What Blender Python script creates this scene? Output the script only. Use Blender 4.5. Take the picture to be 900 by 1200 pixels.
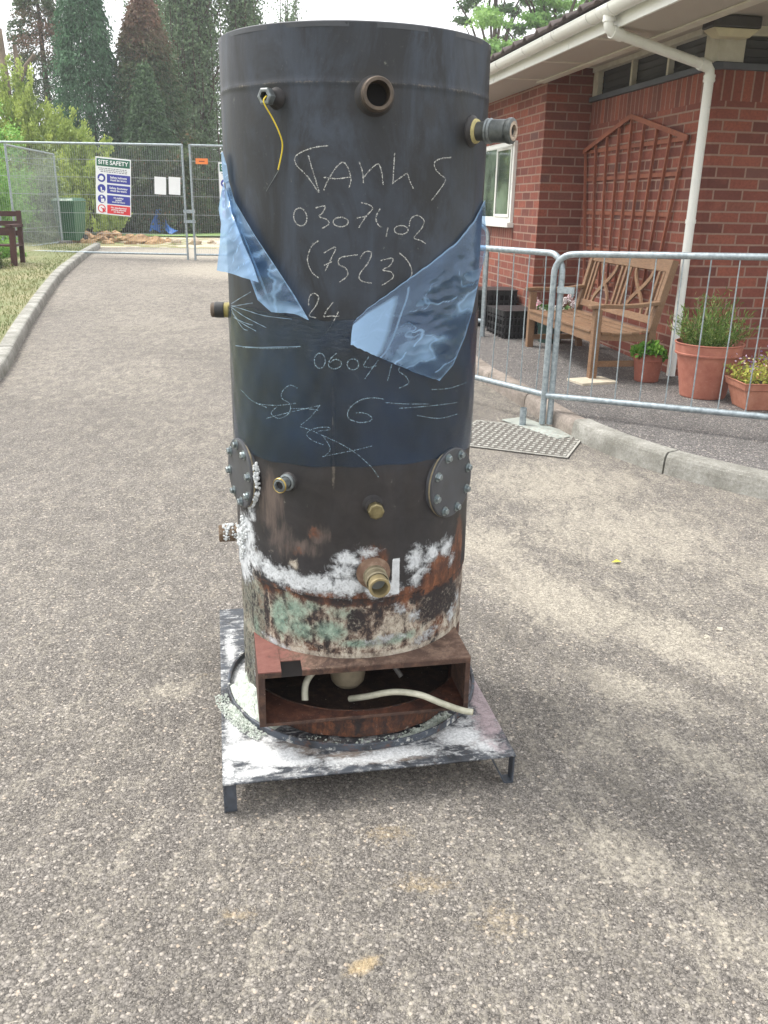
import bpy, math, random
import numpy as np
from mathutils import Vector, Matrix
R_ = math.radians
random.seed(7); RNG = np.random.default_rng(11)
scene = bpy.context.scene
for o in list(bpy.data.objects): bpy.data.objects.remove(o)

# ------------------------------------------------------------------ camera
CAM_H, FPX, PITCH, ROLL = 1.35, 1005.0, R_(19.6), R_(1.1)
cr = Vector((1, 0, 0)); cu = Vector((0, math.sin(PITCH), math.cos(PITCH))); cf = Vector((0, math.cos(PITCH), -math.sin(PITCH)))
CX = math.cos(ROLL)*cr + math.sin(ROLL)*cu; CY = -math.sin(ROLL)*cr + math.cos(ROLL)*cu
cam_d = bpy.data.cameras.new('camera'); cam = bpy.data.objects.new('camera', cam_d); scene.collection.objects.link(cam)
cam.matrix_world = Matrix(((CX.x, CY.x, -cf.x, 0), (CX.y, CY.y, -cf.y, 0), (CX.z, CY.z, -cf.z, CAM_H), (0, 0, 0, 1)))
cam_d.sensor_fit = 'VERTICAL'; cam_d.sensor_height = 36.0; cam_d.sensor_width = 27.0
cam_d.lens = FPX/1200*36; cam_d.clip_start = 0.05; cam_d.clip_end = 2000
scene.camera = cam
scene.render.resolution_x, scene.render.resolution_y = 768, 1024

# ------------------------------------------------------------------ world, sun, exposure
SUN_EL, SUN_AZ = R_(58), R_(-70)           # azimuth measured from +Y (ahead) towards +X
world = bpy.data.worlds.new('World'); scene.world = world; world.use_nodes = True
wn = world.node_tree; wn.nodes.clear()
sky = wn.nodes.new('ShaderNodeTexSky'); sky.sky_type = 'NISHITA'; sky.sun_disc = False
sky.sun_elevation = SUN_EL; sky.sun_rotation = SUN_AZ; sky.air_density = 1.2; sky.dust_density = 6.0; sky.ozone_density = 1.0
hs = wn.nodes.new('ShaderNodeHueSaturation'); hs.inputs['Saturation'].default_value = 0.22
mxw = wn.nodes.new('ShaderNodeMix'); mxw.data_type = 'RGBA'; mxw.inputs[0].default_value = 0.55
mxw.inputs[7].default_value = (10.5, 10.6, 10.9, 1)     # overcast cloud layer: even and white
bg = wn.nodes.new('ShaderNodeBackground'); bg.inputs[1].default_value = 0.13
wo = wn.nodes.new('ShaderNodeOutputWorld')
wn.links.new(sky.outputs[0], hs.inputs['Color']); wn.links.new(hs.outputs[0], mxw.inputs[6])
wn.links.new(mxw.outputs[2], bg.inputs[0]); wn.links.new(bg.outputs[0], wo.inputs[0])
sd = bpy.data.lights.new('sun', 'SUN'); sd.energy = 1.5; sd.angle = R_(14); sd.color = (1, .96, .9)
sun = bpy.data.objects.new('sun', sd); scene.collection.objects.link(sun)
sdir = Vector((math.cos(SUN_EL)*math.sin(SUN_AZ), math.cos(SUN_EL)*math.cos(SUN_AZ), math.sin(SUN_EL)))
sun.rotation_euler = sdir.to_track_quat('Z', 'Y').to_euler(); sun.location = (0, 0, 20)
scene.view_settings.view_transform = 'Standard'; scene.view_settings.look = 'None'
scene.view_settings.exposure = 1.05; scene.view_settings.gamma = 1

# ------------------------------------------------------------------ measuring helpers (reading positions off the survey photo)
def ray(x, y): return cf*FPX + CX*(x-450) - CY*(y-600)
C0 = Vector((0, 0, CAM_H))
def tz(y):
    if y < 7: return 0.0
    return min(.35, (y-7)*.035)
def gpt(x, y, z=0.0):
    d = ray(x, y); return C0 + d*((z-CAM_H)/d.z)

# ------------------------------------------------------------------ node helper
class NM:
    def __init__(s, name):
        s.m = bpy.data.materials.new(name); s.m.use_nodes = True; s.nt = s.m.node_tree; s.nt.nodes.clear()
        s.out = s.nt.nodes.new('ShaderNodeOutputMaterial')
        s.p = s.nt.nodes.new('ShaderNodeBsdfPrincipled'); s.link(s.p.outputs[0], s.out.inputs[0])
    def n(s, t, **k):
        q = s.nt.nodes.new(t)
        for a, b in k.items(): setattr(q, a, b)
        return q
    def link(s, a, b): s.nt.links.new(a, b)
    def put(s, sock, v):
        if isinstance(v, bpy.types.NodeSocket): s.link(v, sock)
        elif isinstance(v, (tuple, list)): sock.default_value = (*v, 1) if len(v) == 3 and len(sock.default_value) == 4 else v
        else: sock.default_value = v
    def tc(s, which='Object'): return s.n('ShaderNodeTexCoord').outputs[which]
    def mapv(s, v, scale=(1, 1, 1), loc=(0, 0, 0), rot=(0, 0, 0)):
        q = s.n('ShaderNodeMapping'); s.link(v, q.inputs[0]); q.inputs['Scale'].default_value = scale
        q.inputs['Location'].default_value = loc; q.inputs['Rotation'].default_value = rot; return q.outputs[0]
    def noise(s, scale, detail=4, rough=.55, v=None, dist=0, col=False):
        q = s.n('ShaderNodeTexNoise'); q.inputs['Scale'].default_value = scale; q.inputs['Detail'].default_value = detail
        q.inputs['Roughness'].default_value = rough; q.inputs['Distortion'].default_value = dist
        if v is not None: s.link(v, q.inputs['Vector'])
        return q.outputs['Color' if col else 'Fac']
    def vor(s, scale, v=None, feature='F1', out='Distance', rnd=1.0):
        q = s.n('ShaderNodeTexVoronoi', feature=feature); q.inputs['Scale'].default_value = scale; q.inputs['Randomness'].default_value = rnd
        if v is not None: s.link(v, q.inputs['Vector'])
        return q.outputs[out]
    def ramp(s, f, stops, interp='LINEAR'):
        q = s.n('ShaderNodeValToRGB'); s.put(q.inputs[0], f); e = q.color_ramp.elements; q.color_ramp.interpolation = interp
        while len(e) < len(stops): e.new(.5)
        for i, (p, c) in enumerate(stops):
            e[i].position = p; e[i].color = (*c, 1) if isinstance(c, (tuple, list)) else (c, c, c, 1)
        return q.outputs[0]
    def mix(s, f, a, b, mode='MIX'):
        q = s.n('ShaderNodeMix', data_type='RGBA', blend_type=mode); s.put(q.inputs[0], f); s.put(q.inputs[6], a); s.put(q.inputs[7], b); return q.outputs[2]
    def math(s, op, a, b=0.0, c=0.0, clamp=False):
        q = s.n('ShaderNodeMath', operation=op, use_clamp=clamp); s.put(q.inputs[0], a); s.put(q.inputs[1], b)
        if op in ('MULTIPLY_ADD', 'SMOOTH_MIN', 'COMPARE'): s.put(q.inputs[2], c)
        return q.outputs[0]
    def attr(s, name):
        q = s.n('ShaderNodeAttribute', attribute_name=name); return q
    def sep(s, c):
        q = s.n('ShaderNodeSeparateColor'); s.link(c, q.inputs[0]); return q.outputs
    def sepx(s, c):
        q = s.n('ShaderNodeSeparateXYZ'); s.link(c, q.inputs[0]); return q.outputs
    def thr(s, w, noise, k=1.0, edge=.06):   # ragged threshold: weight + (noise-.5)*k crosses .5
        t = s.math('MULTIPLY_ADD', s.math('SUBTRACT', noise, .5), k, w)
        q = s.n('ShaderNodeMapRange', interpolation_type='SMOOTHSTEP'); s.link(t, q.inputs[0])
        q.inputs[1].default_value = .5-edge; q.inputs[2].default_value = .5+edge
        return q.outputs[0]
    def bump(s, h, dist=.002, strength=1.0, normal=None):
        q = s.n('ShaderNodeBump'); s.put(q.inputs['Height'], h); q.inputs['Distance'].default_value = dist; q.inputs['Strength'].default_value = strength
        if normal is not None: s.link(normal, q.inputs['Normal'])
        s.link(q.outputs[0], s.p.inputs['Normal']); return q.outputs[0]
    def set(s, **k):
        nm = dict(color='Base Color', rough='Roughness', metal='Metallic', spec='Specular IOR Level', alpha='Alpha', trans='Transmission Weight', coat='Coat Weight', ior='IOR', sss='Subsurface Weight')
        for a, b in k.items(): s.put(s.p.inputs[nm[a]], b)
        return s
def srgb(r, g, b):
    f = lambda c: (c/255/12.92) if c/255 <= .04045 else ((c/255+.055)/1.055)**2.4
    return (f(r), f(g), f(b))
MATS = {}
def simple(name, col, rough=.6, metal=0.0, nscale=30, var=.18, bump=.0006, col2=None, spec=.5):
    if name in MATS: return MATS[name]
    k = NM(name); v = k.tc()
    n = k.noise(nscale, 5, .6, v); n2 = k.noise(nscale*.13, 3, .6, v)
    c2 = col2 or tuple(x*(1-var*1.6) for x in col)
    f = k.math('MULTIPLY', k.math('ADD', n, n2), .5)
    c = k.mix(k.ramp(f, [(.35, 0.), (.65, 1.)]), c2, tuple(min(1, x*(1+var*.5)) for x in col))
    k.set(color=c, rough=k.ramp(n, [(.3, max(0, rough-.1)), (.7, min(1, rough+.1))]), metal=metal, spec=spec)
    if bump: k.bump(n, bump)
    MATS[name] = k.m; return k.m

# ------------------------------------------------------------------ mesh builder
class MB:
    def __init__(s): s.v = []; s.f = []; s.sm = []; s.uv = []
    def add(s, vs, fs, smooth=False, M=None, uvs=None):
        b = len(s.v)
        s.v += [tuple(M @ Vector(p)) if M else tuple(p) for p in vs]
        for i, f in enumerate(fs):
            s.f.append(tuple(b+j for j in f)); s.sm.append(smooth)
        return s
    def box(s, x0, x1, y0, y1, z0, z1, M=None):
        vs = [(x, y, z) for z in (z0, z1) for y in (y0, y1) for x in (x0, x1)]
        return s.add(vs, [(0, 2, 3, 1), (4, 5, 7, 6), (0, 1, 5, 4), (1, 3, 7, 5), (3, 2, 6, 7), (2, 0, 4, 6)], M=M)
    def bar(s, a, b, w, h, up=(0, 0, 1)):          # rectangular bar from a to b
        a = Vector(a); b = Vector(b); d = (b-a); L = d.length; d.normalize(); up = Vector(up)
        x = d.cross(up)
        if x.length < 1e-4: x = d.cross(Vector((0, 1, 0)))
        x.normalize(); y = x.cross(d).normalized()
        M = Matrix(((x.x, d.x, y.x, a.x), (x.y, d.y, y.y, a.y), (x.z, d.z, y.z, a.z), (0, 0, 0, 1)))
        return s.box(-w/2, w/2, 0, L, -h/2, h/2, M=M)
    def tube(s, pts, r, n=10, caps=True, hollow=0):
        pts = [Vector(p) for p in pts]; rs = r if isinstance(r, (list, tuple)) else [r]*len(pts)
        t0 = (pts[1]-pts[0]).normalized(); x = t0.cross(Vector((0, 0, 1)))
        if x.length < 1e-3: x = t0.cross(Vector((0, 1, 0)))
        x.normalize(); rings = []
        for i, p in enumerate(pts):
            t = (pts[min(i+1, len(pts)-1)]-pts[max(i-1, 0)]).normalized()
            x = (x - t*x.dot(t)).normalized(); y = t.cross(x)
            rings.append([p + (x*math.cos(2*math.pi*j/n) + y*math.sin(2*math.pi*j/n))*rs[i] for j in range(n)])
        vs = [q for rg in rings for q in rg]
        fs = [(i*n+j, i*n+(j+1) % n, (i+1)*n+(j+1) % n, (i+1)*n+j) for i in range(len(pts)-1) for j in range(n)]
        s.add(vs, fs, True)
        if caps:
            s.add(rings[0], [tuple(reversed(range(n)))]); s.add(rings[-1], [tuple(range(n))])
        return s
    def lathe(s, prof, n=32, M=None, smooth=True, sharp=True, a0=0, a1=2*math.pi):
        full = abs(a1-a0-2*math.pi) < 1e-6; k = n if full else n+1
        def ring(r, z): return [(r*math.cos(a0+(a1-a0)*j/n), r*math.sin(a0+(a1-a0)*j/n), z) for j in range(k)]
        for (r0, z0), (r1, z1) in zip(prof[:-1], prof[1:]):
            vs = ring(r0, z0)+ring(r1, z1)
            fs = [(j, (j+1) % k, k+(j+1) % k, k+j) for j in range(n)]
            s.add(vs, fs, smooth and n > 8, M=M)
        return s
    def prism(s, poly, z0, z1, M=None):            # polygon in xy extruded in z
        n = len(poly)
        vs = [(x, y, z0) for x, y in poly]+[(x, y, z1) for x, y in poly]
        fs = [tuple(reversed(range(n))), tuple(range(n, 2*n))]+[(i, (i+1) % n, n+(i+1) % n, n+i) for i in range(n)]
        return s.add(vs, fs, M=M)
    def build(s, name, mat, parent=None, bevel=0, merge=True):
        me = bpy.data.meshes.new(name); me.from_pydata(s.v, [], s.f); me.update()
        me.polygons.foreach_set('use_smooth', s.sm)
        me.materials.append(mat)
        if merge:
            import bmesh
            bm = bmesh.new(); bm.from_mesh(me); bmesh.ops.recalc_face_normals(bm, faces=bm.faces); bm.to_mesh(me); bm.free()
        boxuv(me)
        o = bpy.data.objects.new(name, me); scene.collection.objects.link(o)
        if parent: o.parent = parent
        if bevel:
            w = o.modifiers.new('bevel', 'BEVEL'); w.width = bevel; w.segments = 2; w.limit_method = 'ANGLE'; w.angle_limit = R_(40)
        return o
def boxuv(me):
    n = len(me.loops)
    if not n: return
    uvl = me.uv_layers.new(name='UV')
    co = np.empty(len(me.vertices)*3, 'f'); me.vertices.foreach_get('co', co); co = co.reshape(-1, 3)
    li = np.empty(n, 'i'); me.loops.foreach_get('vertex_index', li)
    nor = np.empty(len(me.polygons)*3, 'f'); me.polygons.foreach_get('normal', nor); nor = np.abs(nor.reshape(-1, 3))
    cnt = np.empty(len(me.polygons), 'i'); me.polygons.foreach_get('loop_total', cnt)
    nl = np.repeat(nor, cnt, axis=0); c = co[li]
    u = np.where(nl[:, 2] > .8, c[:, 0], np.where(nl[:, 0] > nl[:, 1], c[:, 1], c[:, 0]))
    v = np.where(nl[:, 2] > .8, c[:, 1], c[:, 2])
    uvl.data.foreach_set('uv', np.stack([u, v], 1).astype('f').ravel())
def grid_obj(name, P, mat, parent=None, smooth=True, attrs=None, keep=None, kind=None, loop=False):
    """P: (ny, nx, 3) array -> one sheet; keep: (ny-1,nx-1) mask of faces"""
    ny, nx = P.shape[:2]
    i, j = np.meshgrid(np.arange(ny-1), np.arange(nx-1), indexing='ij')
    F = np.stack([i*nx+j, i*nx+j+1, (i+1)*nx+j+1, (i+1)*nx+j], -1)
    F = F[keep] if keep is not None else F.reshape(-1, 4)
    me = raw_mesh(name, P.reshape(-1, 3), F, smooth)
    if attrs:
        for an, arr in attrs.items():
            ca = me.color_attributes.new(an, 'FLOAT_COLOR', 'POINT')
            full = np.ones((ny*nx, 4), 'f'); full[:, :3] = arr.reshape(-1, 3); ca.data.foreach_set('color', full.ravel())
    me.materials.append(mat); boxuv(me)
    o = bpy.data.objects.new(name, me); scene.collection.objects.link(o)
    if parent: o.parent = parent
    if kind: o['kind'] = kind
    return o
def raw_mesh(name, V, F, smooth=False):
    me = bpy.data.meshes.new(name); V = np.asarray(V, 'f'); F = np.asarray(F, 'i'); k = F.shape[1]
    me.vertices.add(len(V)); me.vertices.foreach_set('co', V.ravel())
    me.loops.add(F.size); me.loops.foreach_set('vertex_index', F.ravel())
    me.polygons.add(len(F)); me.polygons.foreach_set('loop_start', np.arange(0, F.size, k, dtype='i'))
    me.polygons.foreach_set('use_smooth', np.full(len(F), smooth)); me.update(calc_edges=True); me.validate(); return me
def tag(o, label, cat, group=None, kind=None):
    if label: o['label'] = label
    if cat: o['category'] = cat
    if group: o['group'] = group
    if kind: o['kind'] = kind
    return o
def thing(name, label, cat, loc=(0, 0, 0), rz=0.0, group=None):
    o = bpy.data.objects.new(name, None); scene.collection.objects.link(o); o.empty_display_size = .1
    o.location = loc; o.rotation_euler = (0, 0, rz); return tag(o, label, cat, group)
def struct(o): o['kind'] = 'structure'; return o
def copy_tree(o, parent=None):
    c = o.copy(); scene.collection.objects.link(c)
    if parent: c.parent = parent
    for ch in [x for x in bpy.data.objects if x.parent == o]: copy_tree(ch, c)
    return c
def text_mesh(name, body, size, M, mat, parent, extrude=.0008, bold=0.0):
    cu_ = bpy.data.curves.new(name, 'FONT'); cu_.body = body; cu_.size = size; cu_.extrude = extrude; cu_.align_x = 'CENTER'; cu_.align_y = 'CENTER'
    cu_.offset = bold; cu_.resolution_u = 3; cu_.space_line = .85
    ob = bpy.data.objects.new(name, cu_); scene.collection.objects.link(ob)
    dg = bpy.context.evaluated_depsgraph_get(); me = bpy.data.meshes.new_from_object(ob.evaluated_get(dg))
    bpy.data.objects.remove(ob); me.transform(M); me.materials.clear(); me.materials.append(mat)
    o = bpy.data.objects.new(name, me); scene.collection.objects.link(o); o.parent = parent; return o

# ------------------------------------------------------------------ stain maps: blobs with centre (u,v), radii, angle, weight
def blobs(U, V, lst):
    """U,V arrays in metres; returns max of weighted soft ellipses"""
    out = np.zeros_like(U)
    for (u, v, a, b, ang, w) in lst:
        c, s = math.cos(ang), math.sin(ang); du = U-u; dv = V-v
        q = ((du*c+dv*s)/a)**2 + ((-du*s+dv*c)/b)**2
        out = np.maximum(out, w*np.exp(-q*.9))
    return out
# ================================================================== GROUND
KL = [(-1.9, -6), (-2.05, 0), (-2.45, 4), (-3.025, 6.645), (-3.861, 9.495), (-5.0, 13.64), (-5.75, 17), (-6.6, 20.5)]
KR = [(6.0, 2.3), (4.2, 2.85), (3.0, 3.2), (2.4, 3.62), (1.917, 4.07), (1.70, 4.28), (1.50, 4.52), (1.31, 4.86), (1.165, 5.25), (1.03, 5.85), (.90, 6.5), (.742, 7.2), (.56, 8.2), (.3, 10), (-.3, 13.5), (-.6, 16)]
def smooth_path(pts, step=.1):
    P = np.array(pts, float); d = np.r_[0, np.cumsum(np.hypot(*np.diff(P, axis=0).T))]
    # Catmull-Rom resample
    out = []
    n = len(P)
    for i in range(n-1):
        p0 = P[max(i-1, 0)]; p1 = P[i]; p2 = P[i+1]; p3 = P[min(i+2, n-1)]
        m = max(2, int((d[i+1]-d[i])/step))
        for k in range(m):
            t = k/m
            out.append(.5*((2*p1)+(-p0+p2)*t+(2*p0-5*p1+4*p2-p3)*t*t+(-p0+3*p1-3*p2+p3)*t**3))
    out.append(P[-1]); return np.array(out)
def tzv(y): return np.clip((y-7)*.035, 0, .35)

def asphalt(name, base, light, dust, stone=95, contrast=1.0, mask=True, gap=.5):
    k = NM(name); v = k.tc()
    wv = k.n('ShaderNodeVectorMath', operation='MULTIPLY_ADD'); k.link(k.noise(90, 3, .6, v, col=True), wv.inputs[0]); wv.inputs[1].default_value = (.0045, .0045, .0045); k.link(v, wv.inputs[2]); v_ = wv.outputs[0]
    cell = k.vor(stone, v_, out='Color'); dist = k.vor(stone, v_)
    cell2 = k.vor(stone*2.3, v, out='Color'); dist2 = k.vor(stone*2.3, v)
    cs = k.sep(cell); cs2 = k.sep(cell2)
    big = k.noise(.9, 5, .6, v); mid = k.noise(7, 5, .65, v)
    hue = k.ramp(cs[0], [(0, tuple(x*.62 for x in base)), (.4, base), (.75, tuple(x*1.25 for x in base)), (.92, light), (1, (light[0]*1.15, light[1]*1.05, light[2]*.95))])
    hue2 = k.ramp(cs2[1], [(0, tuple(x*.5 for x in base)), (.6, base), (1, tuple(x*.9 for x in light))])
    top = k.thr(cs[2], k.noise(3, 2, .5, v), .25, .1)      # some of the big stones stand proud, the rest is fines
    stonec = k.mix(top, hue2, hue)
    dmix = k.mix(top, dist2, dist)
    pit = k.ramp(dmix, [(.42, 1.0), (.78, gap)])
    c = k.mix(1.0, stonec, pit, 'MULTIPLY')
    lo = k.ramp(big, [(.3, .87), (.7, 1.12)]); c = k.mix(1.0, c, lo, 'MULTIPLY')
    lo = k.ramp(mid, [(.3, .88), (.7, 1.1)]); c = k.mix(1.0, c, lo, 'MULTIPLY')
    h = k.math('SUBTRACT', 1.0, dmix)
    h = k.math('ADD', h, k.math('MULTIPLY', k.noise(420, 3, .6, v), .35))
    if mask:
        a = k.sep(k.attr('stain').outputs[0])
        fine = k.noise(70, 6, .78, v, .3); streak = k.noise(16, 8, .74, k.mapv(v, (1, .45, 1), rot=(0, 0, R_(-14))), .9)
        both = k.math('ADD', k.math('MULTIPLY', fine, .55), k.math('MULTIPLY', streak, .45))
        dm = k.thr(a[0], both, 2.7, .26)
        fill = k.math('MULTIPLY', dm, k.ramp(dmix, [(.15, .18), (.6, .85)]))
        c = k.mix(fill, c, k.mix(k.noise(30, 4, .6, v), dust, tuple(x*.72 for x in dust)))
        och = k.thr(a[1], fine, .9, .2); c = k.mix(k.math('MULTIPLY', och, .62), c, srgb(180, 158, 120))
        dk = k.thr(a[2], both, 1.3, .22); c = k.mix(k.math('MULTIPLY', dk, .42), c, tuple(x*.35 for x in base))
        h = k.math('ADD', h, k.math('MULTIPLY', fill, -.25))
    k.set(color=c, rough=.88, spec=.25)
    k.bump(h, .004, 1.0); return k.m

M_road = asphalt('road_asphalt', srgb(121, 116, 110), srgb(168, 161, 152), srgb(188, 180, 164), stone=148, gap=.55)
M_pave = asphalt('pavement_asphalt', srgb(112, 109, 107), srgb(172, 166, 160), srgb(170, 160, 145), stone=120, mask=False, gap=.5)

# one sheet to the horizon
k = NM('earth'); v = k.tc(); n = k.noise(.35, 6, .6, v); n2 = k.noise(6, 6, .7, v)
c = k.mix(k.ramp(n, [(.4, 0.), (.6, 1.)]), srgb(120, 128, 78), srgb(150, 136, 100)); c = k.mix(k.ramp(n2, [(.3, .0), (.8, .5)]), c, srgb(92, 100, 58))
k.set(color=c, rough=.95); k.bump(n2, .03); M_earth = k.m
ys = np.r_[np.linspace(-60, -8, 8), np.linspace(-6, 24, 61), np.geomspace(26, 150, 14)]
xs = np.r_[-np.geomspace(150, 14, 12), np.linspace(-12, 12, 49), np.geomspace(14, 150, 12)]
X, Yg = np.meshgrid(xs, ys); P = np.stack([X, Yg, tzv(Yg)-.014], -1)
struct(grid_obj('ground', P, M_earth))

# road sheet between the kerbs
kl = smooth_path(KL); krp = smooth_path(KR)
fxl = lambda y: np.interp(y, kl[:, 1], kl[:, 0])
krs = krp[np.argsort(krp[:, 1])]
fxr = lambda y: np.interp(y, krs[:, 1], krs[:, 0], left=6.0)
yr = np.r_[np.linspace(-6, .2, 12), np.linspace(.24, 7, 170), np.linspace(7.15, 21, 60)]
rows = []
t = np.linspace(0, 1, 150)
for y in yr:
    xl = fxl(y)-.02; xr = (fxr(y)+.02) if y > 2.3 else 6.0
    # concentrate columns between -1.6 and 2.6
    rows.append(np.stack([xl+(xr-xl)*t, np.full_like(t, y), np.full_like(t, float(tzv(y)))], -1))
P = np.array(rows); U, V = P[..., 0], P[..., 1]
dust = blobs(U, V, [(.62, 2.9, .26, .5, .5, .72), (.42, 3.4, .25, .4, .2, .66), (.95, 2.6, .2, .6, .62, .68), (.75, 2.25, .14, .30, .9, .6), (1.05, 3.6, .7, .7, 0, .6),
    (.55, 1.55, .12, .25, .7, .58), (.85, 1.9, .1, .35, .75, .6), (.75, 1.3, .10, .22, .7, .56), (1.3, 2.1, .12, .5, .7, .55), (.9, 4.3, .7, .6, 0, .62), (.35, 5.2, .6, .8, 0, .5),
    (-.62, 2.2, .10, .07, 0, .66), (.3, 1.95, .12, .2, .3, .45), (.6, 2.0, .2, .2, .3, .5), (-2.0, 7, 1.2, 2.5, .2, .44), (-3.2, 12, 1.2, 2.5, .25, .47), (-1.9, 15.2, 2.3, 1.9, 0, 1.0), (-1.0, 11.5, .6, 2.6, .1, .56), (-3.8, 19, 2.4, 2.2, 0, 1.1), (-.9, 9, .4, 1.6, .1, .48),
    (1.55, 3.1, .3, .5, .5, .5), (2.1, 3.2, .4, .4, 0, .4), (1.2, 1.2, .3, .5, .6, .42)])
dust = np.maximum(dust, .32+.06*np.sin(U*2.1+V*.7)*np.cos(V*1.3)+.012*np.clip(V-3, 0, 8)); dust = dust+.03*(U > .1)*(V < 5); dust = np.where(U < -.45, np.minimum(dust, np.maximum(.31, dust-.02)), dust)
och = blobs(U, V, [(-.275, 1.345, .04, .026, 0, .95), (-.285, 1.305, .02, .02, 0, .7), (-.03, 1.235, .03, .02, .2, 1.0), (-.08, 1.21, .01, .01, 0, .9), (-.53, 2.28, .05, .03, 0, .45), (.03, 1.19, .02, .012, 0, .7),
    (.10, 1.45, .12, .05, 0, .52), (.02, 1.6, .1, .06, 0, .5), (-.33, 1.9, .05, .1, 0, .45), (.25, 1.35, .1, .1, 0, .45), (-.15, 1.5, .1, .05, 0, .42), (.33, 1.05, .05, .05, 0, .6), (-.1, 1.1, .2, .05, 0, .42)])
dk = blobs(U, V, [(-.35, 1.28, .05, .05, 0, .6), (.62, 1.75, .07, .26, .75, .62), (1.0, 2.25, .06, .4, .7, .62), (.42, 2.6, .08, .4, .45, .58), (.35, 1.9, .1, .12, 0, .5), (.8, 1.5, .05, .3, .75, .6), (1.2, 1.75, .07, .35, .7, .5),
    (-.9, 1.5, .3, .3, 0, .3), (.25, 4.6, .2, .5, 0, .5), (.73, 4.9, .4, .1, 0, .45), (.45, 3.1, .05, .35, .35, .6), (.30, 2.75, .06, .2, .2, .55), (.62, 2.35, .05, .25, .5, .6), (.85, 2.9, .05, .3, .5, .5), (1.15, 1.35, .08, .25, .5, .55), (.5, 1.25, .12, .1, 0, .5), (.62, 3.9, .05, .4, .2, .5), (.55, 5.9, .25, .5, 0, .6)])
struct(grid_obj('road', P, M_road, attrs={'stain': np.stack([dust, och, dk], -1)}))

# kerbs
k = NM('kerb_concrete'); v = k.tc(); n = k.noise(60, 6, .7, v); n2 = k.noise(5, 5, .65, v); n3 = k.noise(260, 2, .5, v)
c = k.mix(k.ramp(n2, [(.35, 0.), (.65, 1.)]), srgb(122, 121, 114), srgb(166, 165, 158)); c = k.mix(k.ramp(n, [(.3, .55), (.6, 0.)]), c, srgb(92, 88, 76)); c = k.mix(k.ramp(n3, [(.62, 0.), (.72, .6)]), c, srgb(205, 200, 190))
k.set(color=c, rough=.9, spec=.25); k.bump(k.math('ADD', n, k.math('MULTIPLY', n3, .4)), .0025); M_kerb = k.m
k = NM('kerb_stone_brown'); v = k.tc(); n = k.noise(60, 6, .7, v); n2 = k.noise(5, 5, .65, v)
c = k.mix(k.ramp(n2, [(.35, 0.), (.65, 1.)]), srgb(118, 110, 102), srgb(160, 150, 141)); c = k.mix(k.ramp(n, [(.3, .55), (.6, 0.)]), c, srgb(90, 82, 72))
k.set(color=c, rough=.9, spec=.25); k.bump(n, .0025); M_kerbB = k.m
def kerb(name, path, side, width, height, seglen, gap, mats, zoff=0.0):
    """kerb stones laid along a path; each stone a slightly irregular block with rounded nose"""
    d = np.r_[0, np.cumsum(np.hypot(*np.diff(path, axis=0).T))]
    at = lambda s: (np.interp(s, d, path[:, 0]), np.interp(s, d, path[:, 1]))
    mbs = [MB() for _ in mats]; s0 = 0; i = 0
    while s0 < d[-1]-.05:
        L = seglen; s1 = min(s0+L-gap, d[-1]); nn = max(2, int((s1-s0)/.12)); hh = height+random.uniform(-.004, .004)
        prof = [(0, -.08), (0.006, hh*.55), (.012, hh-.022), (.02, hh-.007), (.034, hh), (width-.006, hh), (width, hh-.006), (width, -.08)]
        rings = []
        for q in range(nn+1):
            s = s0+(s1-s0)*q/nn; x, y = at(s); x2, y2 = at(min(s+.03, d[-1])); x1, y1 = at(max(s-.03, 0))
            tx, ty = x2-x1, y2-y1; l = math.hypot(tx, ty); tx /= l; ty /= l; nx_, ny_ = (ty, -tx) if side > 0 else (-ty, tx)
            rings.append([(x+nx_*a, y+ny_*a, tz(y)+b+zoff) for a, b in prof])
        m = len(prof); vs = [p for r in rings for p in r]
        fs = [(a*m+b, a*m+b+1, (a+1)*m+b+1, (a+1)*m+b) for a in range(nn) for b in range(m-1)]
        w = mats(i, s0) if callable(mats) else 0
        mb = mbs[0]; mb.add(vs, fs, False); mb.add(rings[0], [tuple(range(m))]); mb.add(rings[-1], [tuple(range(m))])
        s0 += L; i += 1
    return mbs[0]
# right kerb (grey concrete near, browner stones further up the drive)
dR = krp; iy = int(np.argmin(np.abs(dR[:, 1]-5.23)))
struct(kerb('kerb', dR[:iy+1][::-1], -1, .125, .12, .84, .012, [0]).build('kerb', M_kerb))
struct(kerb('kerb', dR[iy:], 1, .125, .11, .84, .012, [0]).build('kerb', M_kerbB))
struct(kerb('kerb', kl, -1, .14, .10, .92, .01, [0]).build('kerb', M_kerb))

# pavement beside the building
rows = []
tt = np.linspace(0, 1, 60)
for p in krp:
    rows.append(p)
kr2 = np.array(rows); PP = []
for i in range(len(kr2)):
    a = kr2[max(i-1, 0)]; b = kr2[min(i+1, len(kr2)-1)]; tx, ty = (b-a)/np.hypot(*(b-a)); q = kr2[i]+np.array([ty, -tx])*.12
    e = np.array([q[0]+6.5, q[1]+1.2]) if kr2[i, 1] > 4 else np.array([q[0]+6.5, q[1]+1.2])
    seg = q+(e-q)*tt[:, None]; PP.append(np.c_[seg, .098+np.clip((seg[:, 1]-7)*.03, 0, .3)])
struct(grid_obj('pavement', np.array(PP), M_pave))

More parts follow.
